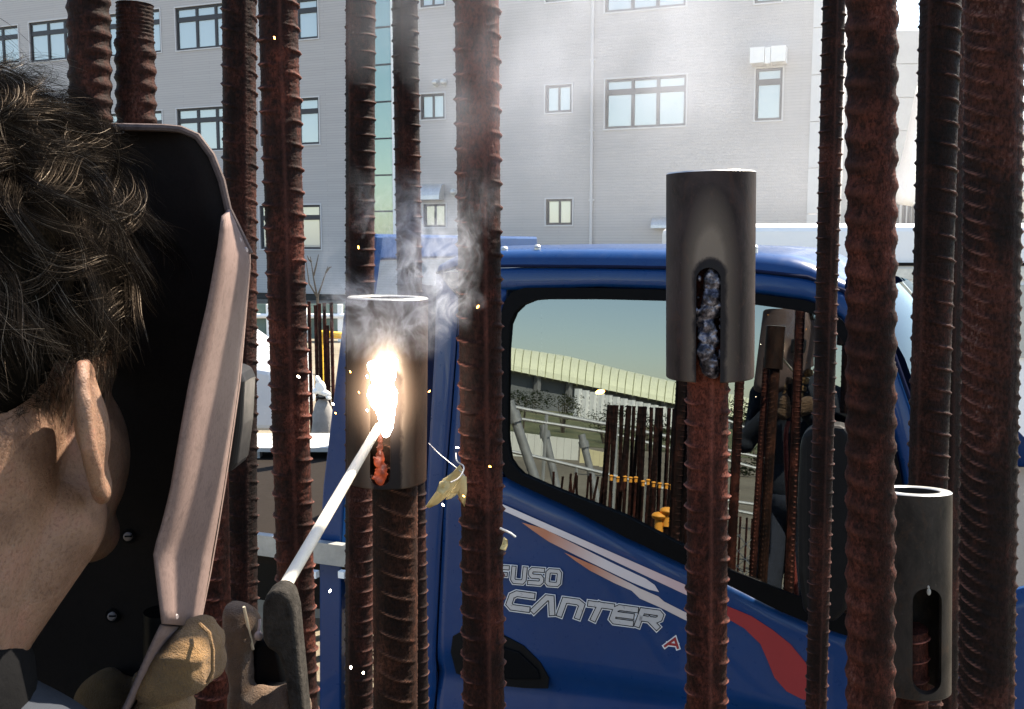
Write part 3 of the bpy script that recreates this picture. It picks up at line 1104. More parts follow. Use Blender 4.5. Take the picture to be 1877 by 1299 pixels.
# rubber band round the glass, then the glass
bo = resample([side(*p, .002) for p in BAND_OUT], 50); bi = resample([side(*p, .002) for p in GLASS], 50)
to = resample([side(*p, .002) for p in TOPB], 50); ti = resample([side(*p, .002) for p in GTOP], 50)
m = MB(); m.grid([bo, bi]); m.grid([to, ti])
rb = m.build('window_rubber', M_RUBBER, truck, False, fix=True)
s_ = rb.modifiers.new('thick', 'SOLIDIFY'); s_.thickness = .022; s_.offset = 0


def cab_glass():
    t = NT('tinted_cab_glass')
    gl = t.n("ShaderNodeBsdfGlossy"); gl.inputs['Color'].default_value = (.80, .90, .92, 1); gl.inputs['Roughness'].default_value = 0.0
    tr = t.n("ShaderNodeBsdfTransparent"); tr.inputs[0].default_value = (.10, .115, .11, 1)
    fr = t.n("ShaderNodeFresnel"); fr.inputs[0].default_value = 1.45
    m_ = t.n("ShaderNodeMixShader")
    t.l(t.math('MAXIMUM', fr.outputs[0], .17), m_.inputs[0]); t.l(tr.outputs[0], m_.inputs[1]); t.l(gl.outputs[0], m_.inputs[2])
    t.l(m_.outputs[0], t.out.inputs[0])
    return t.mat


M_CABGLASS = cab_glass()
# the pane is one true plane so that it mirrors cleanly
pts = [hit(*p, GP - GN * .004, GN) for p in GTOP] + [hit(*p, GP - GN * .004, GN) for p in GLASS[::-1][1:-1]]
m = MB(); m.add(pts, [tuple(range(len(pts)))])
m.build('door_glass', M_CABGLASS, truck, False, fix=False)

# door skin below the belt
LOWTOP = [(816, 884), (870, 884), (926, 875), (953, 889), (1000, 911), (1040, 929), (1146, 985), (1252, 1034), (1336, 1073), (1427, 1119), (1480, 1141), (1560, 1168), (1640, 1176)]
CREASE = [(800, 1232), (870, 1243), (926, 1252), (953, 1256), (1000, 1263), (1040, 1268), (1146, 1281), (1252, 1294), (1336, 1305), (1427, 1318), (1480, 1326), (1560, 1338), (1640, 1350)]
A = [side(*p) for p in LOWTOP]; B = [side(*p) for p in CREASE]
A2, B2 = [], []
for k in range(60):
    t_ = k / 59 * (len(A) - 1); i = min(int(t_), len(A) - 2)
    A2.append(A[i].lerp(A[i + 1], t_ - i)); B2.append(B[i].lerp(B[i + 1], t_ - i))
rows = []
for j in range(15):
    t_ = j / 14
    # shoulder under the belt, flat middle, gentle tuck at the crease
    w_ = -.014 * max(0, 1 - t_ / .12) ** 2 - .020 * max(0, (t_ - .86) / .14) ** 2
    rows.append([a.lerp(b, t_) + TN * w_ for a, b in zip(A2, B2)])
for j in range(1, 9):
    t_ = j / 8
    rows.append([b + UPZ * (-.26 * t_) + TN * (-.020 + .034 * math.sin(t_ * PI * .5)) for b in B2])
m = MB(); m.grid(rows)
door = m.build('door', M_BLUE, truck, True, fix=False, angle=None)
s_ = door.modifiers.new('thick', 'SOLIDIFY'); s_.thickness = .02; s_.offset = 1.0 if facing_in(door) else -1.0
# backing that closes the gaps between panels, and the front corner of the cab
m = MB()
bk = [(766, 520), (766, 1480), (1720, 1480), (1720, 1190), (1630, 1180), (1560, 1176), (1427, 1124), (1252, 1040), (1040, 935), (926, 884), (914, 850), (914, 540)]
m.prism([side(*p, -.03) for p in bk], TN * -.015)
m.build('inner_shell', M_SEAM, truck, False)
strip('front_corner', [(1642, 1178), (1700, 1150), (1780, 1112), (1860, 1082), (1990, 1050)], [(1650, 1520), (1710, 1530), (1790, 1540), (1870, 1555), (2000, 1570)], M_BLUE, truck, 30, 12, 0, .006)
line('door_gap', SEAM[:-1], .0035, M_SEAM, truck, -.006)
line('gutter', GUT, .0045, M_SEAM, truck, .001)
m = MB()
# roof: rises from the gutter and rounds over to the far side
g2 = resample([side(*p) for p in [(801, 498), (840, 487), (960, 486), (1100, 487), (1220, 489), (1383, 495), (1480, 506), (1548, 531)]], 40)
W_CAB = 1.72
rows = []
for (w_, dz) in ((0, 0), (-.004, .016), (-.014, .030), (-.032, .041), (-.07, .048), (-.15, .053), (-.4, .058), (-.86, .06), (-1.3, .058), (-1.6, .045), (-W_CAB, 0)):
    row = []
    for i, p in enumerate(g2):
        e = min(i / 3.0, (39 - i) / 5.0, 1.0)
        row.append(p + TN * w_ + UPZ * (dz * (.55 + .45 * e)))
    rows.append(row)
m.grid(rows)
m.build('roof', M_BLUE, truck, True, fix=False, angle=None)
# rear wall, far side, floor and front of the cab keep the inside dark
u_r, z_r = uz(801, 500); u_f, _ = uz(1548, 531); u_n = u_f + .75
m = MB()
zr = z_r
m.add([tw(u_r, .55, -.02), tw(u_r, zr, -.02), tw(u_r, zr, -1.7), tw(u_r, .55, -1.7)], [(0, 1, 2, 3)])
m.build('rear_wall', M_BLUE, truck, fix=False)
m = MB()
m.add([tw(u_r, .55, -1.7), tw(u_n, .55, -1.7), tw(u_n, 1.1, -1.7), tw(u_f, 1.9, -1.62), tw(u_r, zr, -1.62)], [(0, 1, 2, 3, 4)])
m.add([tw(u_r, .56, 0), tw(u_n, .56, 0), tw(u_n, .56, -1.7), tw(u_r, .56, -1.7)], [(0, 1, 2, 3)])
m.build('far_side', M_BLUE, truck, fix=False)
m = MB()
m.add([tw(u_n, .56, 0), tw(u_n + .04, 1.08, 0), tw(u_n + .04, 1.08, -1.7), tw(u_n, .56, -1.7)], [(0, 1, 2, 3)])
m.build('front_panel', M_BLUE, truck, fix=False)
m = MB()
apl = resample([side(*p) for p in [(1548, 532), (1598, 580), (1640, 650), (1672, 740), (1700, 860), (1716, 1000), (1722, 1085)]], 16)
m.grid([[p - TN * .03 + TA * .02 for p in apl], [p - TN * .25 + TA * .10 for p in apl], [p - TN * .86 + TA * .16 for p in apl], [p - TN * 1.45 + TA * .10 for p in apl], [p - TN * 1.68 for p in apl]])
m.build('windscreen', M_CABGLASS, truck, True, fix=False, angle=None)
# seats and wheel in the dark
m = MB()
for w_ in (-.42, -1.2):
    m.box(tw(u_r + .42, .98, w_), (.5, .5, .16), (TA, TN, UPZ))
    m.box(tw(u_r + .22, 1.32, w_), (.14, .46, .62), ((TA + UPZ * -.2).normalized(), TN, (UPZ + TA * -.2).normalized()))
se = m.build('seat', plain('dark_seat_cloth', (.02, .02, .022), .9), truck)
m = MB()
c = tw(u_f + .08, 1.22, -.42)
ax1 = TN; ax2 = (UPZ * .8 - TA * .6).normalized()
m.tube([c + (ax1 * math.cos(a) + ax2 * math.sin(a)) * .19 for a in [2 * PI * k / 24 for k in range(25)]], .013, 8, cap=False)
m.build('steering_wheel', M_BLACK, truck, True)
m = MB()
m.box(tw(u_n - .25, .98, -.86), (.45, 1.6, .3), (TA, TN, UPZ)); m.build('dashboard', M_BLACK, truck)

# roof bolts
for (x, y) in ((925, 458), (985, 455), (1383, 457)):
    p = side(x, y + 6, -.05); m = MB(); m.tube([p + UPZ * -.02, p + UPZ * .012], .009, 10); m.ell(p + UPZ * .014, (.010, .010, .007), None, 10, 6)
    m.build('roof_bolt', M_GALV, truck, True)

# door handle: recessed black bowl and flap
HD = [(826, 1195), (830, 1166), (850, 1155), (920, 1163), (960, 1184), (990, 1214), (1006, 1244), (1004, 1262), (960, 1261), (880, 1252), (836, 1234)]
m = MB()
m.prism([side(*p, .0025) for p in HD], TN * -.006)
h_ = m.build('door_handle', M_BLACK, truck)
FL = [(850, 1185), (900, 1180), (950, 1195), (985, 1228), (990, 1246), (940, 1246), (870, 1236), (848, 1220)]
m = MB(); m.prism([side(*p, .010) for p in FL], TN * -.009)
fo = m.build('flap', M_RUBBER, h_); bvm = fo.modifiers.new('bevel', 'BEVEL'); bvm.width = .004; bvm.segments = 2

# mirror with its arm
mr = MB()
MX = [(1466, 820), (1470, 798), (1486, 784), (1520, 778), (1548, 782), (1562, 800), (1566, 900), (1562, 1060), (1552, 1120), (1530, 1142), (1496, 1140), (1472, 1122), (1462, 1050), (1461, 920)]
mr.prism([side(*p, .19) for p in MX], TN * -.07)
mo = mr.build('side_mirror', M_BLACK, truck); bvm = mo.modifiers.new('bevel', 'BEVEL'); bvm.width = .012; bvm.segments = 3
m = MB()
a0 = side(1640, 900, .03); a1 = side(1515, 850, .15)
m.tube([a0, a0.lerp(a1, .5) + TN * .03, a1], .012, 8); b0 = side(1650, 1080, .03); b1 = side(1515, 1090, .15)
m.tube([b0, b0.lerp(b1, .5) + TN * .03, b1], .012, 8)
m.build('mirror_arm', M_BLACK, mo, True)

# ---- decals
def decal(name, pts, mat, w=.0026, parent=None):
    m = MB(); P = [side(*p, w) for p in pts]
    m.add(P, [tuple(range(len(P)))])
    o = m.build(name, mat, parent or truck, fix=False)
    bm = bmesh.new(); bm.from_mesh(o.data); bmesh.ops.triangulate(bm, faces=bm.faces); bm.to_mesh(o.data); bm.free()
    return o


Z6 = lambda L: [(900 + x / 3.1, 880 + y / 3.1) for (x, y) in L]


def fade_mat(name, a, b, px0, px1):
    t = NT(name)
    p0, p1 = side(*px0), side(*px1)
    c = t.n("ShaderNodeTexCoord")
    d = (p1 - p0); L = d.length_squared
    o = truck.location
    vm = t.n("ShaderNodeVectorMath", operation='DOT_PRODUCT')
    sb = t.n("ShaderNodeVectorMath", operation='SUBTRACT')
    t.l(c.outputs['Object'], sb.inputs[0]); sb.inputs[1].default_value = p0 - o
    t.l(sb.outputs[0], vm.inputs[0]); vm.inputs[1].default_value = d / L
    t.set(Base_Color=t.mix(t.math('MULTIPLY', vm.outputs['Value'], 1.0, True), a, b), Roughness=.35, Coat_Weight=.5)
    return t.mat


LM = (.54, .48, .48)
M_ST1 = fade_mat('pale_stripe_film', LM, (.50, .35, .35), (1040, 985), (1230, 1070))
M_ST2 = fade_mat('orange_to_white_film', (.38, .13, .07), LM, (1000, 985), (1110, 1030))
M_ST3 = fade_mat('orange_to_pale_film', (.38, .13, .07), (.50, .42, .39), (1080, 1040), (1160, 1080))
M_RED = plain('red_film', (.25, .025, .027), .4, 0, .06, 10)
decal('door_stripe', Z6([(-60, 80), (75, 140), (585, 365), (1095, 590), (1300, 680), (1300, 738), (1095, 645), (585, 405), (75, 175), (-60, 112)]), M_ST1)
decal('door_stripe', Z6([(175, 240), (300, 275), (500, 375), (700, 475), (880, 560), (930, 595), (955, 635), (900, 622), (800, 580), (650, 508), (480, 425), (330, 350), (240, 288)]), M_ST2)
decal('door_stripe', Z6([(415, 410), (600, 490), (800, 590), (840, 612), (950, 660), (985, 690), (1100, 748), (1330, 850), (1330, 890), (1100, 793), (960, 722), (845, 672), (800, 628), (700, 584), (560, 512), (480, 458)]), M_ST3)
decal('door_swoosh', Z6([(1290, 690), (1360, 722), (1480, 772), (1600, 850), (1700, 930), (1775, 1020), (1850, 1120), (1900, 1260), (1770, 1245), (1680, 1200), (1610, 1120), (1570, 1020), (1530, 930), (1440, 842), (1350, 790), (1290, 765)]), M_RED, .0028)

M_LW = plain('white_decal_edge', (.62, .62, .63), .4, 0, .03)
M_LK = plain('black_decal_line', (.008, .008, .012), .4, 0, .05)
M_LS = plain('silver_decal_face', (.42, .42, .43), .3, .25, .1, 14)


def stroke(mb, pts, w, closed, lift):
    """a polyline in photo pixels widened to a mitred strip on the door"""
    P = [Vector((p[0], p[1])) for p in pts]
    n = len(P)
    L, R = [], []
    for i in range(n):
        a = P[(i - 1) % n] if closed or i > 0 else None
        b = P[(i + 1) % n] if closed or i < n - 1 else None
        d0 = (P[i] - a).normalized() if a is not None else None
        d1 = (b - P[i]).normalized() if b is not None else None
        d0 = d0 or d1; d1 = d1 or d0
        n0, n1 = Vector((-d0.y, d0.x)), Vector((-d1.y, d1.x))
        mt = (n0 + n1)
        mt = mt.normalized() if mt.length > 1e-4 else n0
        k = min(1 / max(mt.dot(n0), .35), 2.0)
        ext = Vector((0, 0))
        if not closed and i == 0: ext = -d1 * (w * .5 if lift < 2 else w * .5)
        if not closed and i == n - 1: ext = d0 * (w * .5)
        L.append(P[i] + ext + mt * k * w / 2); R.append(P[i] + ext - mt * k * w / 2)
    wv = .0022 + lift * .00035
    V = [side(p.x, p.y, wv) for p in L] + [side(p.x, p.y, wv) for p in R]
    F = [(i, (i + 1) % n, n + (i + 1) % n, n + i) for i in range(n if closed else n - 1)]
    mb.add(V, F)


GL = {
    'F': ([[(.92, 1), (.12, 1), (0, .88), (0, 0)], [(0, .48), (.8, .48)]], ()),
    'U': ([[(0, 1), (0, .16), (.14, 0), (.84, 0), (.98, .16), (.98, 1)]], ()),
    'S': ([[(1, 1), (.14, 1), (0, .86), (0, .64), (.14, .5), (.86, .5), (1, .36), (1, .14), (.86, 0), (0, 0)]], ()),
    'O': ([[(.14, 0), (.86, 0), (1, .14), (1, .86), (.86, 1), (.14, 1), (0, .86), (0, .14)]], (0,)),
    'C': ([[(1, 1), (.2, 1), (0, .8), (0, .2), (.2, 0), (1, 0)]], ()),
    'A': ([[(0, 0), (.42, 1), (.66, 1), (.95, 0)]], ()),
    'N': ([[(0, 0), (0, 1), (.7, 1), (.95, .82), (.95, 0)]], ()),
    'T': ([[(0, 1), (1.1, 1)], [(.5, 1), (.42, 0)]], ()),
    'E': ([[(1, 1), (.15, 1), (0, .85), (0, .15), (.15, 0), (1, 0)], [(.05, .5), (.9, .5)]], ()),
    'R': ([[(0, 0), (0, 1), (.85, 1), (1, .85), (1, .6), (.85, .46), (.1, .46)], [(.5, .46), (1.0, 0)]], ()),
    'a': ([[(0, 0), (.45, 1), (.9, 0)], [(.15, .3), (.75, .3)]], ()),
}


def lettering(name, text, x0, y0, ex, ey, shear, adv, wd, ht, sw, mats, extra):
    root = None
    for lay, (mt_, add) in enumerate(zip(mats, extra)):
        mb = MB()
        for i, ch in enumerate(text):
            strokes, closed = GL[ch]
            for si, st in enumerate(strokes):
                pts = []
                for (a, b) in st:
                    s = i * adv + a * wd
                    pts.append((x0 + s * ex + b * ht * shear, y0 + s * ey - b * ht))
                stroke(mb, pts, sw + add, si in closed, lay * 3 + si * 1.0 + (i % 2) * .5)
        o = mb.build(name if lay == 0 else ('outline', 'face')[lay - 1], mt_, root or truck, fix=False)
        if lay == 0: root = o
    return root


lettering('maker_lettering', 'FUSO', 908, 1063, 1.0, .072, .10, 31.5, 21, 24, 6.2, (M_LW, M_LK, M_LS), (6.4, 3.4, 0))
lettering('model_lettering', 'CANTER', 931, 1112, 1.0, .135, .36, 47.5, 35, 25, 8.8, (M_LW, M_LK, M_LS), (7.0, 3.6, 0))
lettering('small_lettering', 'a', 1219, 1184, 1.0, .13, .42, 26, 26, 15, 4.6, (M_LW, M_RED), (4.2, 0))

# guard frame behind the cab: leaning post, cross beam; then the bed
gf = MB()
LP_ = [(585, 1480), (585, 1299), (585, 1000), (592, 889), (613, 708), (634, 538), (648, 432)]
RP_ = [(690, 432), (676, 538), (654, 708), (632, 889), (625, 1000), (624, 1299), (624, 1480)]
gf.prism([hit(*p, TP - TN * .12, TN) for p in LP_ + RP_], TN * -.05)
gp = gf.build('guard_post', M_BLUE, truck); bvm = gp.modifiers.new('bevel', 'BEVEL'); bvm.width = .006; bvm.segments = 2
pg = hit(668, 455, TP - TN * .15, TN); up_ = (pg - TP).dot(TA)
m = MB()
m.box(tw(up_, 0, 0) * Vector((1, 1, 0)) + TN * -.93 + UPZ * 1.985, (.06, 1.5, .085), (TA, TN, UPZ))
o = m.build('guard_beam', M_BLUE, truck); bvm = o.modifiers.new('bevel', 'BEVEL'); bvm.width = .01; bvm.segments = 2
m = MB()
q = gp.data
m.prism([hit(*p, TP - TN * 1.5, TN) for p in [(640, 860), (660, 432), (676, 432), (664, 860)]], TN * -.05)
m.build('guard_post', M_BLUE, truck)
pb = hit(600, 1030, TP - TN * .06, TN); zb_ = pb.z
m = MB()
L_ = 3.0
u0_ = (pb - TP).dot(TA)
m.box(TP + TA * (u0_ - L_ / 2 + .35) + UPZ * (zb_ + .02) + TN * -.09, (L_, .03, .07), (TA, TN, UPZ)); m.build('bed_rail', M_STEELGREY, truck)
m = MB()
m.box(TP + TA * (u0_ - L_ / 2 + .35) + UPZ * (zb_ - .03) + TN * -.90, (L_, 1.55, .06), (TA, TN, UPZ)); m.build('bed_floor', plain('dark_bed_planks', (.012, .009, .007), .9, spec=.1), truck)
m = MB()
m.box(TP + TA * (u0_ - L_ / 2 + .4) + UPZ * (zb_ - .3) + TN * -.90, (L_ + 2.2, .7, .16), (TA, TN, UPZ)); m.build('chassis', M_BLACK, truck)
# wheels
for (uu, ww) in ((u_n - .75, -.12), (u0_ - 1.9, -.14), (u_n - .75, -1.58), (u0_ - 1.9, -1.56)):
    c = TP + TA * uu + UPZ * .36 + TN * ww
    m = MB()
    prof = [(.20, -.09), (.33, -.1), (.36, -.07), (.36, .07), (.33, .1), (.20, .09)]
    rows = [[c + TN * o_ + (TA * math.cos(a) + UPZ * math.sin(a)) * r_ for a in [2 * PI * k / 28 for k in range(28)]] for (r_, o_) in prof]
    m.grid(rows, wrap=True)
    wh = m.build('wheel', M_BLACK, truck, True)
    m = MB(); m.tube([c + TN * -.06, c + TN * .06], .2, 24); m.build('rim', M_STEELGREY, wh)
# small clips on the bed edge, bright in the sun
for x in (577, 628):
    p = hit(x, 1052, TP - TN * .05, TN); m = MB(); m.box(p, (.022, .02, .022), (TA, TN, UPZ)); m.build('bed_clip', M_WHITE, truck)

# ------------------------------------------------------------------ the site behind the camera (it shows in the door glass)
def mirror_ray(px, py):
    d = ray(px, py)
    q = hit(px, py, GP - GN * .004, GN)
    return q, (d - GN * (2 * d.dot(GN))).normalized()


def mr_at(px, py, t):
    q, r = mirror_ray(px, py)
    return q + r * t


# arched-roof hall
hall = empty('arched_hall', mr_at(1150, 760, 75) * Vector((1, 1, 0)), 'long hall with a pale curved seamed roof, mirrored in the door glass', 'hall')
M_ROOF = plain('pale_green_roof_sheet', (.74, .75, .53), .45, .1, .06, 1.0)
TOPL = [(840, 622), (935, 637), (1041, 653), (1146, 679), (1252, 703), (1340, 722), (1410, 737), (1540, 768), (1700, 806)]
EAVE = [(836, 660), (930, 677), (1076, 707), (1252, 743), (1410, 779), (1540, 812), (1700, 852)]


def ip(L, x):
    for i in range(len(L) - 1):
        if L[i][0] <= x <= L[i + 1][0]:
            return lerp(L[i][1], L[i + 1][1], (x - L[i][0]) / (L[i + 1][0] - L[i][0]))
    return L[-1][1] if x > L[-1][0] else L[0][1]


NP = 58
xs = [845 + (1690 - 845) * k / NP for k in range(NP + 1)]
tops, eaves = [], []
for x in xs:
    dist = lerp(62, 80, (x - 845) / 845)
    tops.append(mr_at(x, ip(TOPL, x), dist + 7)); eaves.append(mr_at(x - 6, ip(EAVE, x - 6), dist))
out_dir = (tops[20] - eaves[20]); out_dir.z = 0; out_dir.normalize()


def arch(a, b, k):
    """quarter-round section from eave b up to ridge a"""
    an = PI / 2 * k
    return Vector((lerp(b.x, a.x, 1 - math.cos(an)), lerp(b.y, a.y, 1 - math.cos(an)), lerp(b.z, a.z, math.sin(an))))


for k in range(NP):
    m = MB()
    e = .035
    rows = []
    for (s_, up) in ((0.0, -.30), (e, -.05), (2 * e, 0), (1 - 2 * e, 0), (1 - e, -.05), (1.0, -.30)):
        a = tops[k].lerp(tops[k + 1], s_); b = eaves[k].lerp(eaves[k + 1], s_)
        row = []
        for j in range(9):
            p = arch(a, b, j / 8)
            row.append(p + UPZ * up * .8 - out_dir * up * .4)
        for j in range(1, 5):
            t_ = j / 4
            row.append(Vector((a.x, a.y, a.z)) + out_dir * 10 * t_ - UPZ * 3 * t_ * t_)
        rows.append(row)
    m.grid(rows)
    m.build('roof_panel', M_ROOF, hall, False, fix=False)
m = MB()
for k in range(NP):
    a, b = eaves[k] + out_dir * .8, eaves[k + 1] + out_dir * .8
    m.add([Vector((a.x, a.y, 0)), Vector((b.x, b.y, 0)), b - UPZ * .1, a - UPZ * .1], [(0, 1, 2, 3)])
m.build('wall', plain('grey_hall_wall', (.16, .17, .17), .7, 0, .1, .5), hall, fix=False)
for k in range(2, NP, 4):
    a = eaves[k] + out_dir * .5
    m = MB(); m.box((a.x, a.y, a.z / 2), (.35, .35, a.z)); m.build('pillar', M_STEELGREY, hall)

# grassy bank
bank = MB()
r0 = [mr_at(x, 742 + (x - 900) * .10, 54) for x in range(780, 1800, 60)]
r1 = [mr_at(x, 800 + (x - 900) * .13, 36) for x in range(780, 1800, 60)]
rows = []
for j in range(7):
    t_ = j / 6
    rows.append([a.lerp(b, t_) * Vector((1, 1, 0)) + UPZ * max(.02, lerp(max(a.z, .6), .02, t_ ** .8)) for a, b in zip(r0, r1)])
bank.grid(rows)
t = NT('olive_bank'); v = t.coord(); n1 = t.noise(v, .8, 8, .7); n2 = t.noise(v, 9, 6, .7)
t.set(Base_Color=t.ramp(n1, [(.35, (.055, .075, .03)), (.65, (.17, .16, .08))]), Roughness=.95); t.bump(n2, .1, .8)
tag(bank.build('grass_bank', t.mat, None, True, fix=False), kind='structure')

# white panel fence on the bank
wf = empty('panel_fence', mr_at(1150, 760, 50) * Vector((1, 1, 0)), 'white slatted panel fence below the arched hall in the reflection', 'fence')
pf = [mr_at(x, 752 + (x - 1060) * .215, 50) for x in range(1058, 1282, 14)]
for i in range(len(pf) - 1):
    a, b = pf[i], pf[i + 1]
    if i == 8: continue
    hgt = .95
    m = MB(); d_ = (b - a)
    for j in range(4):
        z = .12 + .26 * j
        c = (a + b) / 2; L_ = Vector((d_.x, d_.y, 0)).length
        m.box((c.x, c.y, c.z + z), (L_ * .96, .05, .11), ((d_ * Vector((1, 1, 0))).normalized(), UPZ.cross(d_ * Vector((1, 1, 0))).normalized(), UPZ))
    m.build('slat_panel', M_WHITE, wf)
for p in pf:
    m = MB(); m.box((p.x, p.y, (p.z + 1.15) / 2), (.28, .28, p.z + 1.15)); m.build('post', M_WHITE, wf)


# bushes: real leaf faces
def leaf_mat(name, a, b):
    t = NT(name)
    g_ = t.n("ShaderNodeNewGeometry")
    c = t.ramp(g_.outputs['Random Per Island'], [(0.0, a), (1.0, b)])
    t.set(Base_Color=c, Roughness=.6)
    return t.mat


M_LEAF = (leaf_mat('dark_green_leaf', (.025, .045, .016), (.07, .095, .035)), leaf_mat('olive_leaf', (.045, .06, .02), (.11, .12, .05)))
M_BARK = plain('grey_brown_bark', (.10, .08, .06), .9, 0, .3, 40, .002)


def bush(px, py, t_, wpx, hpx, label, k=0, n=900, tree=False):
    c = mr_at(px, py, t_)
    s = (t_ + 2.8) / FPX
    w_, h_ = wpx * s, hpx * s
    root = empty('tree' if tree else 'bush', (c.x, c.y, 0), label, 'tree' if tree else 'bush', None if tree else 'bushes along the bank behind the site')
    rg = random.Random(int(px * 7 + py))
    m = MB()
    cl = [(Vector((rg.uniform(-.5, .5) * w_, rg.uniform(-.5, .5) * w_ * .7, rg.uniform(-.42, .42) * h_)), rg.uniform(.18, .34) * min(w_, h_ * 1.3)) for _ in range(16)]
    sz = max(.05, .045 * h_)
    for _ in range(n):
        q, rr = rg.choice(cl)
        d_ = Vector((rg.gauss(0, 1), rg.gauss(0, 1), rg.gauss(0, 1))).normalized()
        p = c + q + d_ * rr * rg.uniform(.6, 1.05)
        if p.z < .05: continue
        u_ = Vector((rg.gauss(0, 1), rg.gauss(0, 1), rg.gauss(0, .6))).normalized(); v_ = u_.orthogonal().normalized()
        a_ = sz * rg.uniform(.6, 1.4)
        m.add([p - u_ * a_, p + v_ * a_ * .5, p + u_ * a_, p - v_ * a_ * .5], [(0, 1, 2, 3)])
    m.build('crown' if tree else 'foliage', M_LEAF[k], root, fix=False)
    m = MB()
    top = max(c.z, .3)
    for j in range(4):
        dx, dy = rg.uniform(-.2, .2) * w_, rg.uniform(-.2, .2) * w_
        m.tube([(c.x, c.y, 0), (c.x + dx * .4, c.y + dy * .4, top * .5), (c.x + dx, c.y + dy, top + .1 * h_)], [.05 * min(1, h_), .035 * min(1, h_), .012], 6)
    m.build('trunk' if tree else 'stem', M_BARK, root, True)


for i, (px, py, t_, w_, h_, k, wh) in enumerate([
        (962, 732, 40, 80, 36, 0, 'at the near end of the hall'), (1035, 742, 42, 95, 40, 1, 'below the first fence panels'), (1110, 768, 38, 90, 44, 0, 'below the fence gap'),
        (1190, 782, 36, 70, 46, 0, 'dark and round, under the second fence run'), (1238, 800, 36, 50, 34, 1, 'beside the red-brown bar in the reflection'),
        (1385, 820, 34, 110, 54, 1, 'broad one behind the long handrail'), (1400, 872, 24, 95, 46, 0, 'low one above the cream hoarding'), (1475, 830, 34, 80, 60, 1, 'farthest along the bank')]):
    bush(px, py, t_, w_, h_, 'leafy bush on the bank, ' + wh + ', mirrored in the glass' if False else 'leafy bush on the bank, ' + wh, k)
bush(1357, 752, 46, 30, 44, 'small conical tree standing against the curved hall roof', 0, 700, True)

# pipe handrails
def rail(pts, t_, r, label, posts=()):
    P = [mr_at(x, y, t_) for (x, y) in pts]
    root = empty('handrail', P[0] * Vector((1, 1, 0)), label, 'handrail', 'pipe handrails round the site')
    m = MB(); m.tube(P, r, 8); m.build('pipe', M_GALV, root, True)
    for f_ in posts:
        p = resample(P, 101)[int(f_ * 100)]
        m = MB(); m.tube([(p.x, p.y, 0), p], r * .9, 8); m.build('post', M_GALV, root, True)


rail([(930, 743), (963, 750), (1110, 777), (1262, 808), (1300, 818)], 9, .024, 'topmost long handrail pipe crossing the reflection', (.2, .55, .9))
rail([(930, 764), (1110, 792), (1262, 830)], 9, .020, 'second handrail pipe below the topmost one', ())
rail([(930, 826), (974, 835), (1110, 868), (1255, 905), (1300, 917)], 8, .020, 'lower handrail pipe in front of the capped bars', (.35, .7))
rail([(1320, 765), (1340, 773), (1385, 792), (1520, 800)], 11, .022, 'handrail pipe with a bend above the leafy bank', (.45,))
rail([(1320, 822), (1410, 842), (1520, 866)], 11, .022, 'upper of two close handrail pipes beside the mirrored bars', (.5,))
rail([(1320, 840), (1415, 866), (1520, 890)], 11, .022, 'lower of two close handrail pipes beside the mirrored bars', ())
rail([(1320, 915), (1420, 930), (1520, 946)], 8, .018, 'handrail pipe just under the cream hoarding', (.4,))
rail([(1320, 930), (1420, 950), (1520, 970)], 8, .018, 'lowest handrail pipe above the wire mesh fence', ())


# hoarding panels
def hoarding(x0, x1, y0, y1, sl, t_, mat, label, n):
    root = empty('site_hoarding', mr_at((x0 + x1) / 2, (y0 + y1) / 2, t_) * Vector((1, 1, 0)), label, 'hoarding')
    for k in range(n):
        xa_, xb_ = lerp(x0, x1, k / n), lerp(x0, x1, (k + .97) / n)
        a, b = mr_at(xa_, y0 + (xa_ - x0) * sl, t_), mr_at(xb_, y0 + (xb_ - x0) * sl, t_)
        z0 = mr_at(xa_, y1 + (xa_ - x0) * sl, t_).z
        z0 = max(0, z0)
        m = MB(); nn = UPZ.cross(b - a).normalized()
        m.prism([Vector((a.x, a.y, z0)), Vector((b.x, b.y, z0)), b, a], nn * .05); m.build('panel', mat, root)


hoarding(900, 1062, 786, 842, .12, 26, plain('white_hoarding', (.62, .62, .56), .6, 0, .08, 2), 'pale hoarding behind the leaning steel props', 12)
hoarding(1064, 1112, 820, 848, .2, 20, plain('cream_hoarding', (.62, .55, .33), .6, 0, .08, 2), 'short cream hoarding beside the cluster of bars', 4)
hoarding(1240, 1520, 878, 900, .2, 24, plain('cream_hoarding_long', (.62, .56, .36), .6, 0, .08, 2), 'long cream hoarding beyond the red-brown bar', 14)

# leaning steel props
for i, (a, b, t_, r, lb) in enumerate((((933, 735), (985, 890), 6.0, .045, 'thick steel prop leaning at the glass’s rear edge'), ((995, 778), (1010, 845), 12, .06, 'shorter steel prop in front of the pale hoarding'), ((1066, 796), (1079, 850), 12, .055, 'steel prop beside the cream hoarding'))):
    p = mr_at(*a, t_); q = mr_at(*b, t_)
    d_ = (q - p).normalized(); q2 = p + d_ * (p.z / max(-d_.z, .2))
    m = MB(); m.tube([p, q2], r, 10); m.tube([p + d_ * .1, p + d_ * .2], r * 1.4, 10)
    o = m.build('steel_prop', M_STEELGREY, None, True, origin=q2); tag(o, lb, 'prop', 'leaning steel props')

# far bars in the reflection
def far_bar_mesh(r, L, mat, name='rebar'):
    m = MB(); n = 8
    rows = []
    k = 0
    z = 0
    while z < L:
        for dz, rr in ((0, r), (.012, r), (.018, r * 1.14), (.024, r)):
            rows.append([Vector((rr * math.cos(2 * PI * j / n), rr * math.sin(2 * PI * j / n), z + dz)) for j in range(n)])
        z += .06
    m.grid(rows, wrap=True)
    m.add([rows[-1][j] for j in range(n)], [tuple(range(n))])
    return m.build(name, mat, None, True, fix=False)


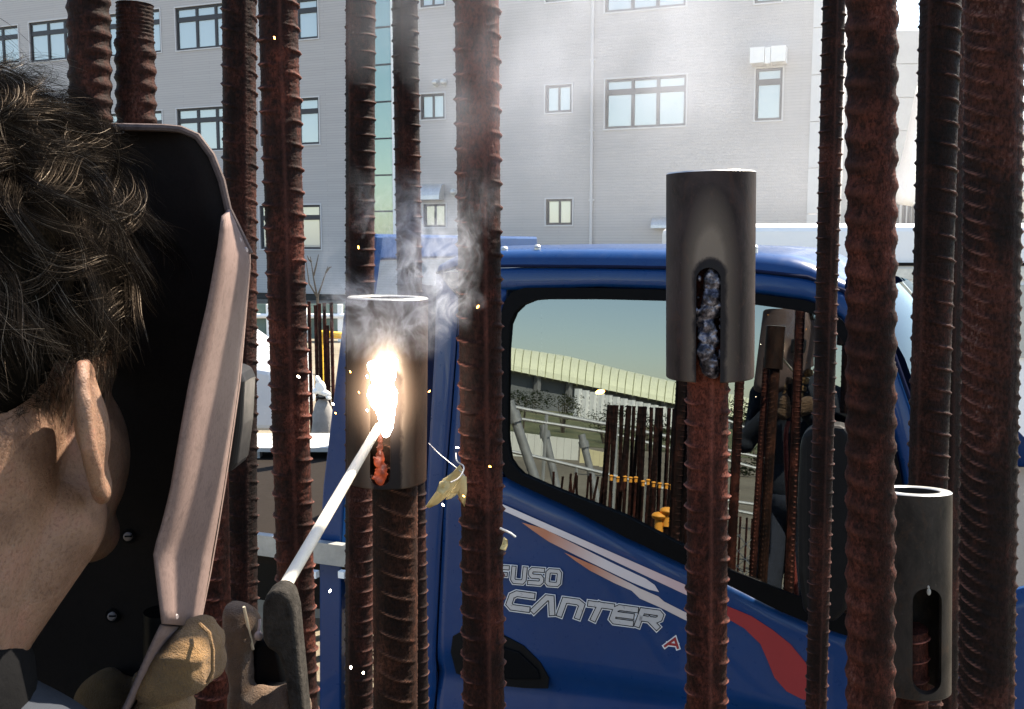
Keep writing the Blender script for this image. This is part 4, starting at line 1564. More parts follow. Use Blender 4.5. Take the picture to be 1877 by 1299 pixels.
rg = random.Random(5)
src = far_bar_mesh(.017, 1.9, RUST[0])
src_thin = far_bar_mesh(.011, 1.5, RUST[1])
m = MB(); m.ell((0, 0, .008), (.020, .020, .010), None, 14, 8); m.tube([(0, 0, -.03), (0, 0, .008)], .014, 12)
cap_src = m.build('cap', M_ORANGE, None, True)
first = True
for i in range(20):
    px = 1108 + i * 7.3 + rg.uniform(-2.5, 2.5)
    p = mr_at(px, 792 + (px - 1108) * .12 + rg.uniform(-4, 12), 6.2 + rg.uniform(-.5, .8))
    o = src if first else link_copy(src, (0, 0, 0)); first = False
    o.location = (p.x, p.y, p.z - 1.9 if p.z - 1.9 > -.3 else -.3)
    o.scale = (1, 1, 1)
    o.rotation_euler = (rg.uniform(-.03, .03), rg.uniform(-.03, .03), rg.uniform(0, 6))
    tag(o, 'tall rusty bar in the dense cluster mirrored in the door glass', 'rebar', 'dense cluster of bars behind the camera')
first = True
capf = True
for i in range(11):
    px = 1122 + i * 11 + rg.uniform(-2, 2)
    p = mr_at(px, 872 + (px - 1122) * .16 + rg.uniform(-3, 3), 5.6 + rg.uniform(-.2, .2))
    o = src_thin if first else link_copy(src_thin, (0, 0, 0)); first = False
    o.location = (p.x, p.y, p.z - 1.5)
    tag(o, 'short bar with an orange cap in front of the dense cluster', 'rebar', 'orange-capped short bars')
    c_ = cap_src if capf else link_copy(cap_src, (0, 0, 0)); capf = False
    c_.parent = o; c_.location = (0, 0, 1.5)
for i in range(12):
    px = 1018 + i * 8 + rg.uniform(-3, 3)
    p = mr_at(px, 852 + (px - 1018) * .12 + rg.uniform(-8, 14), 6.5 + rg.uniform(-.4, .4))
    o = link_copy(src_thin, (p.x, p.y, p.z - 1.5))
    o.rotation_euler = (rg.uniform(-.12, .12), rg.uniform(-.12, .12), 0)
    tag(o, 'thin leaning bar among the loose bars by the pale hoarding', 'rebar', 'loose thin bars by the hoarding')
for i in range(7):
    px = 1345 + i * 12 + rg.uniform(-3, 3)
    p = mr_at(px, 938 + i * 2, 7.5)
    o = link_copy(src_thin, (p.x, p.y, p.z - 1.5))
    tag(o, 'thin bar standing under the lowest handrails in the reflection', 'rebar', 'thin bars under the handrails')
m = MB(); m.ell((0, 0, .02), (.05, .05, .026), None, 16, 8); m.tube([(0, 0, -.07), (0, 0, .01)], .028, 12)
big_cap = m.build('cap', M_ORANGE, None, True)
for i, (px, py) in enumerate(((1203, 953), (1218, 944), (1234, 951))):
    p = mr_at(px, py, 3.2)
    o = link_copy(src, (p.x, p.y, p.z - 1.9))
    tag(o, ('first', 'tallest, middle', 'third')[i] + ' of three bars with large orange mushroom caps', 'rebar', 'three mushroom-capped bars')
    c_ = big_cap if i == 0 else link_copy(big_cap, (0, 0, 0))
    c_.parent = o; c_.location = (0, 0, 1.9)

# wire mesh fence panel low in the reflection
cl = empty('wire_fence', mr_at(1390, 1030, 3.0) * Vector((1, 1, 0)), 'low wire mesh fence panel at the bottom of the reflection', 'fence')
c00, c10 = mr_at(1330, 975, 3.0), mr_at(1470, 1000, 3.0)
ud = (c10 - c00); ud.z = 0; L_ = ud.length; ud.normalize()
m = MB()
H_ = .62
zt = c00.z
st = .085
n_ = int((L_ + H_) / st)
for k in range(n_):
    for sg in (1, -1):
        s0 = k * st - (H_ if sg > 0 else 0)
        P = []
        for j in range(0, 25):
            z_ = j / 24 * H_
            s_ = s0 + sg * z_ if sg > 0 else k * st - z_
            if 0 <= s_ <= L_: P.append(c00 * Vector((1, 1, 0)) + ud * s_ + UPZ * (zt - H_ + z_) + ud.cross(UPZ) * (.003 * sg))
        if len(P) > 2: m.tube([P[0], P[-1]], .0022, 5)
m.build('wire_mesh', M_GALV, cl)
for s_ in (0, L_):
    p = c00 * Vector((1, 1, 0)) + ud * s_
    m = MB(); m.tube([p, p + UPZ * (zt + .02)], .014, 8); m.build('post', M_GALV, cl, True)

# ------------------------------------------------------------------ background seen between the bars
# green net fence with rails
gfn = empty('net_fence', (at(560, 600, 20).x, 20, 0), 'green-grey net fence with white rails between the thick bar and the truck post', 'fence')
xa_, xb_ = at(300, 600, 20).x, at(690, 600, 20).x
zt = at(560, 557, 20).z
m = MB(); m.box(((xa_ + xb_) / 2, 20.05, zt / 2 + .02), (xb_ - xa_, .03, zt - .04)); m.build('net', plain('grey_green_net', (.13, .18, .155), .9, 0, .15, 6), gfn)
for (y, r, mt_) in ((579, .05, M_WHITE), (640, .05, M_WHITE), (668, .04, M_GALV)):
    z = at(560, y, 19.9).z
    m = MB(); m.tube([(xa_, 19.9, z), (xb_, 19.9, z)], r, 8); m.build('rail', mt_, gfn, True)
for k in range(7):
    x = lerp(xa_, xb_, k / 6); m = MB(); m.box((x, 19.95, zt / 2), (.1, .1, zt)); m.build('post', M_WHITE, gfn)
# yellow barrier
yb = empty('yellow_barrier', (at(610, 615, 14).x, 14, 0), 'yellow barrier rail between the thin standing bars and the truck post', 'barrier')
p, q = at(585, 611, 14), at(660, 618, 14)
m = MB(); m.tube([p, q], .05, 8); m.build('rail', M_YELLOW, yb, True)
for s_ in (.05, .95):
    c = p.lerp(q, s_); m = MB(); m.tube([(c.x, c.y, 0), c], .03, 8); m.build('post', M_YELLOW, yb, True)
# thin bars
for i, (x, y0) in enumerate(((566, 545), (578, 552), (585, 549), (594, 548), (600, 590), (607, 547), (556, 560))):
    p = at(x, y0, 9.0); o = link_copy(src_thin, (p.x, p.y, 0)); o.scale = (1.5, 1.5, p.z / 1.5)
    tag(o, 'thin rusty bar standing in the distance beside the bare sapling', 'rebar', 'thin bars far behind the truck bed')
# sapling
sp_ = empty('sapling', (at(580, 560, 15).x, 15, 0), 'small leafless sapling with forked twigs in front of the plinth', 'tree')
m = MB(); b_ = at(582, 620, 15); 
m.tube([(b_.x, 15, 0), at(582, 600, 15), at(582, 545, 15)], [.04, .03, .022], 6)
m.build('trunk', M_BARK, sp_, True)
m = MB()
for tips in ([(582, 545), (575, 510), (569, 470)], [(575, 505), (580, 485), (584, 466)], [(582, 545), (592, 515), (601, 488)], [(571, 480), (566, 475), (563, 468)], [(582, 545), (567, 520), (561, 478)], [(597, 500), (604, 490), (608, 489)]):
    m.tube([at(*p, 15) for p in tips], [.016, .011, .005], 5)
m.build('twig', M_BARK, sp_, True)
# tied bundle
bn = empty('tied_bundle', (at(592, 780, 5.2).x, 5.2, 0), 'grey sack-like bundle with a white knotted top beside the truck post', 'bundle')
c = at(592, 760, 5.2)
m = MB(); s = 5.2 / FPX
prof = [(26, -60), (30, -30), (27, 0), (17, 22), (9, 32), (13, 42)]
rows = []
for (r_, z_) in prof:
    rows.append([c + Vector((math.cos(a) * r_ * s * (1 + .12 * math.sin(5 * a + z_)) * .72, math.sin(a) * r_ * s * .7, z_ * s)) for a in [2 * PI * k / 22 for k in range(22)]])
m.grid(rows, wrap=True); m.build('sack', plain('grey_sack_cloth', (.20, .19, .18), .9, 0, .2, 30, .004), bn, True)
m = MB()
for (dx, dz, a, b) in ((-2, 52, 10, 14), (-10, 46, 8, 6), (6, 42, 12, 6), (-6, 66, 5, 9), (12, 34, 6, 4)):
    m.ell(c + Vector((dx * s, -.02, dz * s)), (a * s, .02, b * s), Euler((0, dx * .06, 0)).to_matrix(), 12, 8)
m.build('knot', M_WHITE, bn, True)
m = MB(); m.tube([c + Vector((math.cos(a) * 11 * s, math.sin(a) * 11 * s, 33 * s)) for a in [2 * PI * k / 16 for k in range(17)]], 2.2 * s, 6); m.build('tie', M_BLACK, bn, True)
m = MB(); m.box((c.x, c.y + .02, (c.z - 58 * s) / 2), (.5, .35, c.z - 58 * s)); o = m.build('plinth_block', concrete_mat('block_concrete'), None, origin=(c.x, c.y, 0)); tag(o, 'concrete block carrying the tied grey bundle', 'block')
# sunlit board lying on trestle
bd = empty('white_board', (at(585, 820, 4.6).x, 4.6, 0), 'sunlit white board lying on a trestle beyond the truck bed', 'board')
p = at(583, 822, 4.6)
m = MB(); m.box((p.x - .1, 4.75, p.z), (.55, .36, .02)); m.build('sheet', plain('pale_board', (.42, .41, .38), .7), bd)
for dx in (-.3, .1):
    for dy in (-.14, .14):
        m = MB(); m.box((p.x + dx, 4.75 + dy, (p.z - .01) / 2), (.05, .05, p.z - .012)); m.build('leg', M_STEELGREY, bd)

# white car glimpsed between the two bars
car = empty('white_car', (at(470, 650, 8.5).x, 8.5, 0), 'white car glimpsed in the slit between two rusty bars', 'car')
cx, cy = at(512, 650, 8.5).x - 1.9, 8.5
S_ = [(-1.9, .35), (-1.9, .72), (-1.6, .82), (-1.0, .9), (-.45, 1.38), (.9, 1.42), (1.55, .95), (1.85, .9), (1.9, .35)]
m = MB(); m.prism([(cx + a, cy, b) for (a, b) in S_], (0, 1.6, 0)); o = m.build('body', plain('white_car_paint', (.45, .47, .50), .25, 0, .03, 2, 0, .5), car); bvm = o.modifiers.new('bevel', 'BEVEL'); bvm.width = .06; bvm.segments = 3
m = MB(); m.prism([(cx + a, cy - .012, b) for (a, b) in [(-.86, .95), (-.38, 1.32), (.2, 1.34), (.2, .95)]], (0, .02, 0)); m.prism([(cx + a, cy - .012, b) for (a, b) in [(.26, .95), (.26, 1.34), (.85, 1.35), (1.3, .98)]], (0, .02, 0)); m.build('window', M_PANE, car)
for a in (-1.2, 1.2):
    m = MB(); m.tube([(cx + a, cy - .02, .32), (cx + a, cy + .2, .32)], .32, 24); m.build('wheel', M_BLACK, car, True)
m = MB(); m.ell((cx - .55, cy - .12, 1.0), (.09, .06, .07), None, 12, 8); m.build('mirror', M_BLACK, car, True)

# white van behind the blue cab
van = empty('white_van', (at(1640, 600, 6.2).x, 6.2, 0), 'sunlit white van behind the blue cab’s roof and windscreen', 'van')
x0, x1 = at(1300, 450, 6.2).x, at(1990, 450, 6.2).x
zt = at(1500, 409, 6.2).z; zm = at(1660, 484, 6.2).z
m = MB(); m.box(((x0 + x1) / 2, 7.2, (zt + .35) / 2), (x1 - x0, 2.0, zt - .35)); o = m.build('body', plain('white_van_paint', (.8, .8, .79), .3, 0, .03, 3, 0, .6), van); bvm = o.modifiers.new('bevel', 'BEVEL'); bvm.width = .05; bvm.segments = 3
m = MB(); m.box(((x0 + x1) / 2, 6.195, zm), (x1 - x0 - .1, .03, .02)); m.build('rain_gutter', M_BLACK, van)
m = MB(); m.box(((x0 + x1) / 2, 6.19, zm - .06), (x1 - x0 - .1, .03, .07)); m.build('trim', M_GALV, van)
k0 = x0 + .5
for (a, b) in ((k0, k0 + .8), (k0 + .9, k0 + 1.7), (k0 + 1.8, x1 - .1)):
    m = MB(); m.box(((a + b) / 2, 6.19, zm - .36), (b - a, .02, .46)); m.build('window', M_PANE, van)
for a in (x0 + .5, x1 - .5):
    m = MB(); m.tube([(a, 6.15, .35), (a, 6.4, .35)], .35, 24); m.build('wheel', M_BLACK, van, True)

# ------------------------------------------------------------------ the welder
def remesh(mb, name, mat, parent, voxel, smooth=6, disp=0.0):
    o = mb.build(name, mat, None, True, fix=False, angle=None)
    r = o.modifiers.new('remesh', 'REMESH'); r.mode = 'VOXEL'; r.voxel_size = voxel; r.use_smooth_shade = True
    s = o.modifiers.new('smooth', 'SMOOTH'); s.iterations = smooth; s.factor = .5
    apply_mods(o)
    o.data.polygons.foreach_set('use_smooth', [True] * len(o.data.polygons))
    if parent is not None:
        off = parent_loc(parent)
        o.data.transform(Matrix.Translation(-off))
        o.parent = parent
    return o


def cap_tube(mb, pts, rr, n=16):
    """tapered limb with rounded ends"""
    mb.tube(pts, rr, n)
    for p, r in zip(pts, rr): mb.ell(p, (r, r, r), None, 16, 10)


HYAW = math.radians(-8)
HR = Matrix.Rotation(HYAW, 3, 'Z')
HC = Vector((-.274, .475, 1.965))
HX, HY, HZ = .077, .098, .102


def hp(x, y, z): return HC + HR @ Vector((x, y, z))


person = empty('person', (-.27, .43, FOOT_Z), 'person with dark wavy hair seen from behind, holding a welding shield', 'person')
mb = MB()
mb.ell(HC, (HX - .004, HY, HZ), HR, 32, 22)                           # skull
mb.ell(hp(0, .025, -.068), (.061, .068, .062), HR, 24, 16)             # cheeks
mb.ell(hp(.030, .022, -.078), (.036, .062, .052), HR, 20, 14)
mb.ell(hp(-.030, .022, -.078), (.036, .062, .052), HR, 20, 14)
mb.ell(hp(0, .055, -.112), (.044, .040, .028), HR, 20, 12)            # chin
for s_ in (-1, 1):
    cap_tube(mb, [hp(s_ * .050, -.004, -.098), hp(s_ * .038, .05, -.122)], [.019, .016], 12)   # jaw
    mb.ell(hp(s_ * .024, .092, -.004), (.013, .008, .009), HR, 12, 8)     # eyes
    mb.ell(hp(s_ * .03, .083, .02), (.03, .012, .010), HR, 12, 8)         # brows
mb.ell(hp(0, .098, -.028), (.014, .020, .022), HR, 12, 8)             # nose
mb.ell(hp(0, .094, -.062), (.024, .008, .008), HR, 12, 8)             # mouth
cap_tube(mb, [hp(.040, .0, -.100), hp(.012, -.03, -.135)], [.034, .044], 20)
cap_tube(mb, [hp(-.046, .0, -.100), hp(-.012, -.03, -.135)], [.034, .044], 20)
cap_tube(mb, [hp(0, -.030, -.05), hp(0, -.028, -.10), Vector((-.285, .425, 1.82)), Vector((-.295, .42, 1.72))], [.068, .062, .058, .066], 24)   # neck
# ears
def ear(sgn):
    base = hp(sgn * .079, -.008, -.050)
    tip_dir = (HR @ Vector((sgn * .42, -1, .0))).normalized()            # flares out towards the back
    upv = (HR @ Vector((0, -.16, 1))).normalized()
    nv = tip_dir.cross(upv).normalized()
    Mx = Matrix((tip_dir, nv, upv)).transposed()
    mb.ell(base + tip_dir * .014 - upv * .002, (.017, .0045, .029), Mx, 20, 14)
    rim = []
    for k in range(15):
        a = math.radians(150 - 300 * k / 14) + .2
        rim.append(base + tip_dir * (.013 + .0185 * math.cos(a) * (1.0 if math.sin(a) > -.3 else .8)) + upv * (.0325 * math.sin(a) - .001) - nv * sgn * .0015)
    cap_tube(mb, rim, [.0034] * 4 + [.0042] * 7 + [.0036] * 4, 10)
    mb.ell(base + tip_dir * .006 - upv * .030, (.0095, .0055, .0105), Mx, 14, 10)     # lobe
    mb.ell(base + tip_dir * .006 - upv * .0, (.012, .008, .022), Mx, 14, 10)          # concha back


ear(1); ear(-1)
# trunk, arms, legs under the clothes
mb.ell((-.27, .43, 1.50), (.165, .10, .22), None, 24, 16)
mb.ell((-.27, .425, 1.64), (.19, .075, .075), None, 24, 14)
mb.ell((-.27, .42, 1.22), (.15, .10, .16), None, 24, 14)
RS, RE, RW = Vector((-.09, .45, 1.655)), Vector((.0, .50, 1.40)), Vector((-.135, .61, 1.595))
LS, LE, LW = Vector((-.45, .45, 1.655)), Vector((-.50, .52, 1.42)), Vector((-.27, .55, 1.66))
cap_tube(mb, [RS, RE, RW], [.05, .04, .028]); cap_tube(mb, [LS, LE, LW], [.05, .04, .028])
for s_ in (-1, 1):
    cap_tube(mb, [Vector((-.27 + s_ * .09, .42, 1.14)), Vector((-.27 + s_ * .11, .46, .76)), Vector((-.27 + s_ * .12, .41, .40))], [.08, .055, .038])


def skin_mat():
    t = NT('warm_skin')
    v = t.coord()
    n1 = t.noise(v, 38, 5, .6)
    n2 = t.noise(v, 600, 4, .7)
    n3 = t.noise(v, 190, 5, .7)
    c = t.ramp(n1, [(.32, (.112, .062, .041)), (.52, (.175, .102, .068)), (.70, (.205, .106, .074))])
    c = t.mix(.6, c, t.ramp(n2, [(.36, (.45, .4, .38)), (.5, (1, 1, 1))]), 'MULTIPLY')
    t.set(Base_Color=c, Roughness=.5, Subsurface_Weight=.12, Subsurface_Scale=.008, Specular_IOR_Level=.25)
    t.b.inputs['Subsurface Radius'].default_value = (1, .35, .2)
    t.bump(t.math('ADD', n2, t.math('MULTIPLY', n3, 1.5)), .0007, .8)
    return t.mat


remesh(mb, 'body', skin_mat(), person, .0026, 9)

# clothes
mb = MB()
mb.ell((-.27, .43, 1.49), (.185, .125, .24), None, 24, 16)
mb.ell((-.27, .425, 1.655), (.205, .09, .085), None, 24, 14)
mb.ell((-.27, .42, 1.24), (.175, .125, .16), None, 24, 14)
cap_tube(mb, [Vector((-.27, .425, 1.70)), Vector((-.298, .422, 1.765))], [.10, .074])
cap_tube(mb, [RS, RE, RW], [.068, .056, .045]); cap_tube(mb, [LS, LE, LW], [.068, .056, .045])
jk = remesh(mb, 'jacket', plain('charcoal_work_jacket', (.018, .022, .030), .85, 0, .15, 25, .002), person, .008, 4)
mb = MB()
rows = []
for (r_, z_) in ((.078, -.045), (.084, -.02), (.083, .012), (.078, .030), (.071, .030), (.068, .0), (.066, -.045)):
    rows.append([Vector((-.312 + 1.05 * r_ * math.cos(a), .425 + r_ * math.sin(a), 1.800 + z_ - .35 * r_ * math.sin(a) * 1.0)) for a in [2 * PI * k / 40 for k in range(40)]])
mb.grid(rows, wrap=True)
mb.build('collar', plain('black_collar_cloth', (.004, .004, .0045), .95, 0, .2, 80, .001, spec=.08), person, True)
mb = MB()
mb.ell((-.27, .42, 1.16), (.17, .12, .12), None, 24, 14)
for s_ in (-1, 1):
    cap_tube(mb, [Vector((-.27 + s_ * .09, .42, 1.12)), Vector((-.27 + s_ * .11, .46, .76)), Vector((-.27 + s_ * .12, .41, .44))], [.098, .078, .068])
remesh(mb, 'trousers', plain('dark_work_trousers', (.03, .035, .05), .9, 0, .2, 30, .002), person, .01, 3)
for s_ in (-1, 1):
    mb = MB(); x = -.27 + s_ * .12
    cap_tube(mb, [Vector((x, .40, .50)), Vector((x, .40, .39))], [.062, .058]); mb.ell((x, .47, .365), (.052, .13, .045)); mb.box((x, .46, .335), (.095, .27, .03))
    remesh(mb, 'boot', M_BLACK, person, .007, 3)

# ---- hair: dark cap with thousands of strands
def hairline(a, b):
    """lowest c (share of head height) that carries hair; a sideways, b front-back, unit sphere"""
    if b < -.25: return lerp(-.26, -.80, min(1, (-.25 - b) / .5))
    if b < .30: return -.20
    return lerp(-.20, .62, min(1, (b - .30) / .5))


def scalp(a, b, c, k=1.0): return Vector((a * HX * k, b * HY * k, c * HZ * k))


def hair_mat(strand=True):
    t = NT('black_brown_hair' if strand else 'hair_roots')
    if strand:
        # near-black fibre, narrow sheen; a few strands coloured paler for sun glints
        h_ = t.n("ShaderNodeMixShader"); h_.inputs[0].default_value = .30
        df = t.n("ShaderNodeBsdfDiffuse"); df.inputs[0].default_value = (.0045, .0035, .003, 1)
        hb = t.n("ShaderNodeBsdfHair"); hb.component = 'Reflection'
        ri = t.n("ShaderNodeHairInfo")
        t.l(t.ramp(ri.outputs['Random'], [(0.0, (.025, .019, .015)), (.75, (.042, .033, .025)), (.93, (.22, .17, .13)), (1.0, (.6, .5, .4))]), hb.inputs['Color'])
        hb.inputs['RoughnessU'].default_value = .16
        hb.inputs['RoughnessV'].default_value = .55
        t.l(df.outputs[0], h_.inputs[1]); t.l(hb.outputs[0], h_.inputs[2])
        t.l(h_.outputs[0], t.out.inputs[0])
    else:
        t.set(Base_Color=(.003, .0025, .002), Roughness=.9, Specular_IOR_Level=0.0)
    return t.mat


mb = MB()
rows = []
nth, nph = 128, 80
V, F, keep = [], [], []
for j in range(nph + 1):
    ph = PI * .78 * j / nph
    for k in range(nth):
        th = 2 * PI * k / nth
        a, b, c = math.sin(ph) * math.cos(th), math.sin(ph) * math.sin(th), math.cos(ph)
        hl = hairline(a, b)
        over = c - hl
        kk = 1.015 + .075 * max(0, min(1, over / .5)) + .05 * mnoise.noise(Vector((a * 4, b * 4, c * 4))) * max(0, min(1, over * 2))
        kk -= .07 * (1 - min(1, max(0, over) / .16))
        if over < 0: kk = .945 + over * .9
        p = HC + HR @ scalp(a, b, c, kk)
        V.append(p); keep.append(over > -.3)
for j in range(nph):
    for k in range(nth):
        q = (j * nth + k, j * nth + (k + 1) % nth, (j + 1) * nth + (k + 1) % nth, (j + 1) * nth + k)
        if all(keep[i] for i in q): F.append(q)
mb.add(V, F)
hair = mb.build('hair', hair_mat(False), person, True, fix=False, angle=None)

rg = np.random.RandomState(3)
NS, NK, NG = 24000, 10, 620
pos = np.zeros((NS, NK, 3), dtype=np.float32)
rad = np.zeros((NS, NK), dtype=np.float32)
crown = Vector((.05, -.52, .85)).normalized()
poff = parent_loc(person)


def root_dir():
    while True:
        d = rg.randn(3); d /= np.linalg.norm(d)
        if d[2] - hairline(d[0], d[1]) < 0: continue
        if d[0] < -.55 and rg.rand() < .7: continue               # far side needs fewer
        return Vector(d)


def grow(d, wild, phase, seed3):
    """one strand's path in head space"""
    a, b, c = d
    over = c - hairline(a, b)
    nrm = Vector((a / HX, b / HY, c / HZ)).normalized()
    nz = mnoise.noise_vector(d * 3.0 + Vector((3, 1, 7)))
    away = d - crown * d.dot(crown)
    if away.length < .05: away = Vector((0, 1, 0))
    flow = away.normalized() + nz * 1.0 + seed3 * wild
    flow = (flow - nrm * flow.dot(nrm)).normalized()
    top = max(0, min(1, (c + .20) / .8))
    Ln = lerp(.016, .078, top) * rg.uniform(.65, 1.15) * min(1, .35 + over * 1.6)
    lift = lerp(.2, .8, top) * rg.uniform(.5, 1.3)
    ca = rg.uniform(.5, 1.25) * top
    bn = nrm.cross(flow)
    P, p, stp = [], scalp(a, b, c, 1.0), Ln / (NK - 1)
    for k in range(NK):
        t_ = k / (NK - 1)
        P.append(p.copy())
        dr = flow * (1 - .15 * t_) + nrm * (lift * (1 - 1.35 * t_) + .35 * top * math.cos(phase * 1.3 + t_ * 6)) + bn * (ca * math.sin(phase + t_ * 6.5)) + Vector((0, 0, -1)) * (.55 * t_)
        p = p + dr.normalized() * stp
        e = math.sqrt((p.x / HX) ** 2 + (p.y / HY) ** 2 + (p.z / HZ) ** 2)
        mn = 1.02 + .06 * top
        if e < mn: p = p * (mn / e)
    return P


gd = [root_dir() for _ in range(NG)]
gp_ = [grow(d, .55, rg.uniform(0, 6.28), Vector(rg.randn(3))) for d in gd]
GD = np.array([tuple(d) for d in gd])
for cnt in range(NS):
    d = root_dir()
    g_i = int(np.argmax(GD @ np.array(tuple(d))))
    G = gp_[g_i]
    own = scalp(*d, 1.0)
    off = own - G[0]
    stray = rg.rand() < .035
    tight = rg.uniform(.15, .45) if stray else rg.uniform(.35, .82)
    sh_ = rg.uniform(.75, 1.1)
    fz = Vector(rg.randn(3)) * .0022
    for k in range(NK):
        t_ = k / (NK - 1)
        q = G[0] + (G[k] - G[0]) * sh_ + off * (1 - tight * t_ ** .8) + fz * t_ * (2.6 if stray else 1)
        w = HC + HR @ q - poff
        pos[cnt, k] = (w.x, w.y, w.z)
        rad[cnt, k] = .000085 * (1 - .72 * t_ ** 2)
# short fuzz that lets the hairline fade into the nape and sideburn
NF = 3500
fz_pos = np.zeros((NF, NK, 3), dtype=np.float32)
fz_rad = np.zeros((NF, NK), dtype=np.float32)
n_f = 0
while n_f < NF:
    d = rg.randn(3); d /= np.linalg.norm(d)
    over = d[2] - hairline(d[0], d[1])
    if over > .04 or over < -.34 * abs(rg.randn()) ** .7 or over < -.4 or d[0] < -.3: continue
    d = Vector(d)
    nrm = Vector((d.x / HX, d.y / HY, d.z / HZ)).normalized()
    fl = Vector((0, -.25, -1)) + Vector(rg.randn(3)) * .3
    fl = (fl - nrm * fl.dot(nrm)).normalized()
    L_ = rg.uniform(.005, .013) * (1 - min(.6, max(0, -over) * 1.6))
    for k in range(NK):
        t_ = k / (NK - 1)
        q = scalp(*d, .952) + fl * L_ * t_ + nrm * (L_ * .28 * t_ + .001)
        w = HC + HR @ q - poff
        fz_pos[n_f, k] = (w.x, w.y, w.z); fz_rad[n_f, k] = .00007 * (1 - .7 * t_)
    n_f += 1
pos = np.concatenate([pos, fz_pos]); rad = np.concatenate([rad, fz_rad]); NS += NF
hc = bpy.data.hair_curves.new('strands')
hc.add_curves([NK] * NS)
hc.attributes['position'].data.foreach_set('vector', pos.reshape(-1)) if 'position' in hc.attributes else hc.points.foreach_set('position', pos.reshape(-1))
if 'radius' not in hc.attributes: hc.attributes.new('radius', 'FLOAT', 'POINT')
hc.attributes['radius'].data.foreach_set('value', rad.reshape(-1))
hc.materials.append(hair_mat(True))
ho = bpy.data.objects.new('strands', hc)
COL.objects.link(ho)
ho.parent = hair
ho['kind'] = 'stuff'

# ------------------------------------------------------------------ hand-held welding shield
def shield_mat(name, col, var=.12):
    t = NT(name)
    v = t.coord()
    n1 = t.noise(v, 22, 6, .6); n2 = t.noise(v, 400, 3, .6); n3 = t.noise(v, 90, 4, .7)
    c = t.ramp(n1, [(.3, tuple(x * (1 - var) for x in col)), (.7, tuple(min(1, x * (1 + var)) for x in col))])
    c = t.mix(t.ramp(n3, [(.52, (0, 0, 0)), (.72, (1, 1, 1))]), c, tuple(x * .72 for x in col))
    c = t.mix(.5, c, t.ramp(n2, [(.38, (.72, .7, .7)), (.5, (1, 1, 1))]), 'MULTIPLY')
    t.set(Base_Color=c, Roughness=.72, Specular_IOR_Level=.12)
    t.bump(n2, .0003, .5)
    return t.mat


M_SH_OUT = shield_mat('pinkish_fibre_board', (.148, .104, .093))
M_SH_IN = shield_mat('blackened_inner_face', (.010, .0068, .006))
sh = empty('welding_shield', at(380, 1200, .54), 'pinkish fibre hand shield held before the welder’s face, dark inside', 'welding shield')
RIGHT = [(232, 200), (234, 300), (237, 332), (250, 362), (285, 388), (330, 406), (383, 418), (465, 458), (560, 450), (700, 438), (800, 424), (900, 409), (975, 397), (1050, 384), (1150, 364), (1200, 332), (1299, 258), (1400, 190)]


def rx(y):
    for i in range(len(RIGHT) - 1):
        if RIGHT[i][0] <= y <= RIGHT[i + 1][0]:
            return lerp(RIGHT[i][1], RIGHT[i + 1][1], (y - RIGHT[i][0]) / (RIGHT[i + 1][0] - RIGHT[i][0]))
    return RIGHT[-1][1]


def plate_y(f):                                             # depth across the plate: bowed forward in the middle
    return .575 + .035 * math.sin(PI * f) - .02 * (1 - f)


ys = [232, 233, 235, 238, 244, 252, 264, 280, 300, 330, 360, 400, 440, 480, 540, 600, 700, 800, 900, 975, 1050, 1150, 1200, 1299, 1400]
for nm, mt_, dy in (('inner_face', M_SH_IN, 0.0), ('front_plate', M_SH_OUT, .003)):
    mb = MB(); rows = []
    for y in ys:
        xl, xr = -420, rx(y)
        rows.append([at(lerp(xl, xr, f), y, plate_y(f) + dy) for f in [k / 16 for k in range(17)]])
    mb.grid(rows)
    o = mb.build(nm, mt_, sh, True, fix=False, angle=None)
    s_ = o.modifiers.new('thick', 'SOLIDIFY'); s_.thickness = .0014; s_.offset = 0
# bound rim along the top edge and corner
mb = MB()
mb.tube([at(lerp(-420, 200, k / 6), 232, plate_y(.55 * k / 6)) for k in range(6)] + [at(x, y, .574) for (y, x) in RIGHT[:8]], .0022, 8)
mb.build('rim', shield_mat('brown_rim', (.09, .066, .06)), sh, True)
FEp = [(418, 383), (458, 465), (450, 560), (438, 700), (424, 800), (409, 900), (397, 975), (384, 1050), (364, 1150)]
REp = [(410, 396), (403, 450), (386, 545), (350, 700), (332, 800), (315, 900), (300, 960), (284, 1012), (300, 1143)]
A_ = resample([at(*p, .580) for p in FEp], 30); B_ = resample([at(*p, .480) for p in REp], 30)
mb = MB(); mb.grid([[a.lerp(b, j / 5) + Vector((.0008 * math.sin(PI * j / 5), 0, 0)) for a, b in zip(A_, B_)] for j in range(6)])
o = mb.build('side_panel', M_SH_OUT, sh, True, fix=False, angle=None)
s_ = o.modifiers.new('thick', 'SOLIDIFY'); s_.thickness = .0022; s_.offset = 0
sp_o = o
FEc = [(364, 1150), (332, 1200), (258, 1299), (190, 1400)]
REc = [(297, 1146), (280, 1180), (228, 1299), (172, 1400)]
A_ = resample([at(*p, .578) for p in FEc], 12); B_ = resample([at(*p, .492) for p in REc], 12)
mb = MB(); mb.grid([[a.lerp(b, j / 4) for a, b in zip(A_, B_)] for j in range(5)])
o = mb.build('chin_panel', M_SH_OUT, sh, True, fix=False, angle=None)
s_ = o.modifiers.new('thick', 'SOLIDIFY'); s_.thickness = .0022; s_.offset = 0


def disc(name, px, py, Y, nv, r, mat, parent, t_=.0015):
    p = at(px, py, Y); nv = nv.normalized()
    mb = MB(); mb.tube([p - nv * t_, p + nv * t_ * .6, p + nv * t_], [r, r, r * .7], 14)
    return mb.build(name, mat, parent, True)


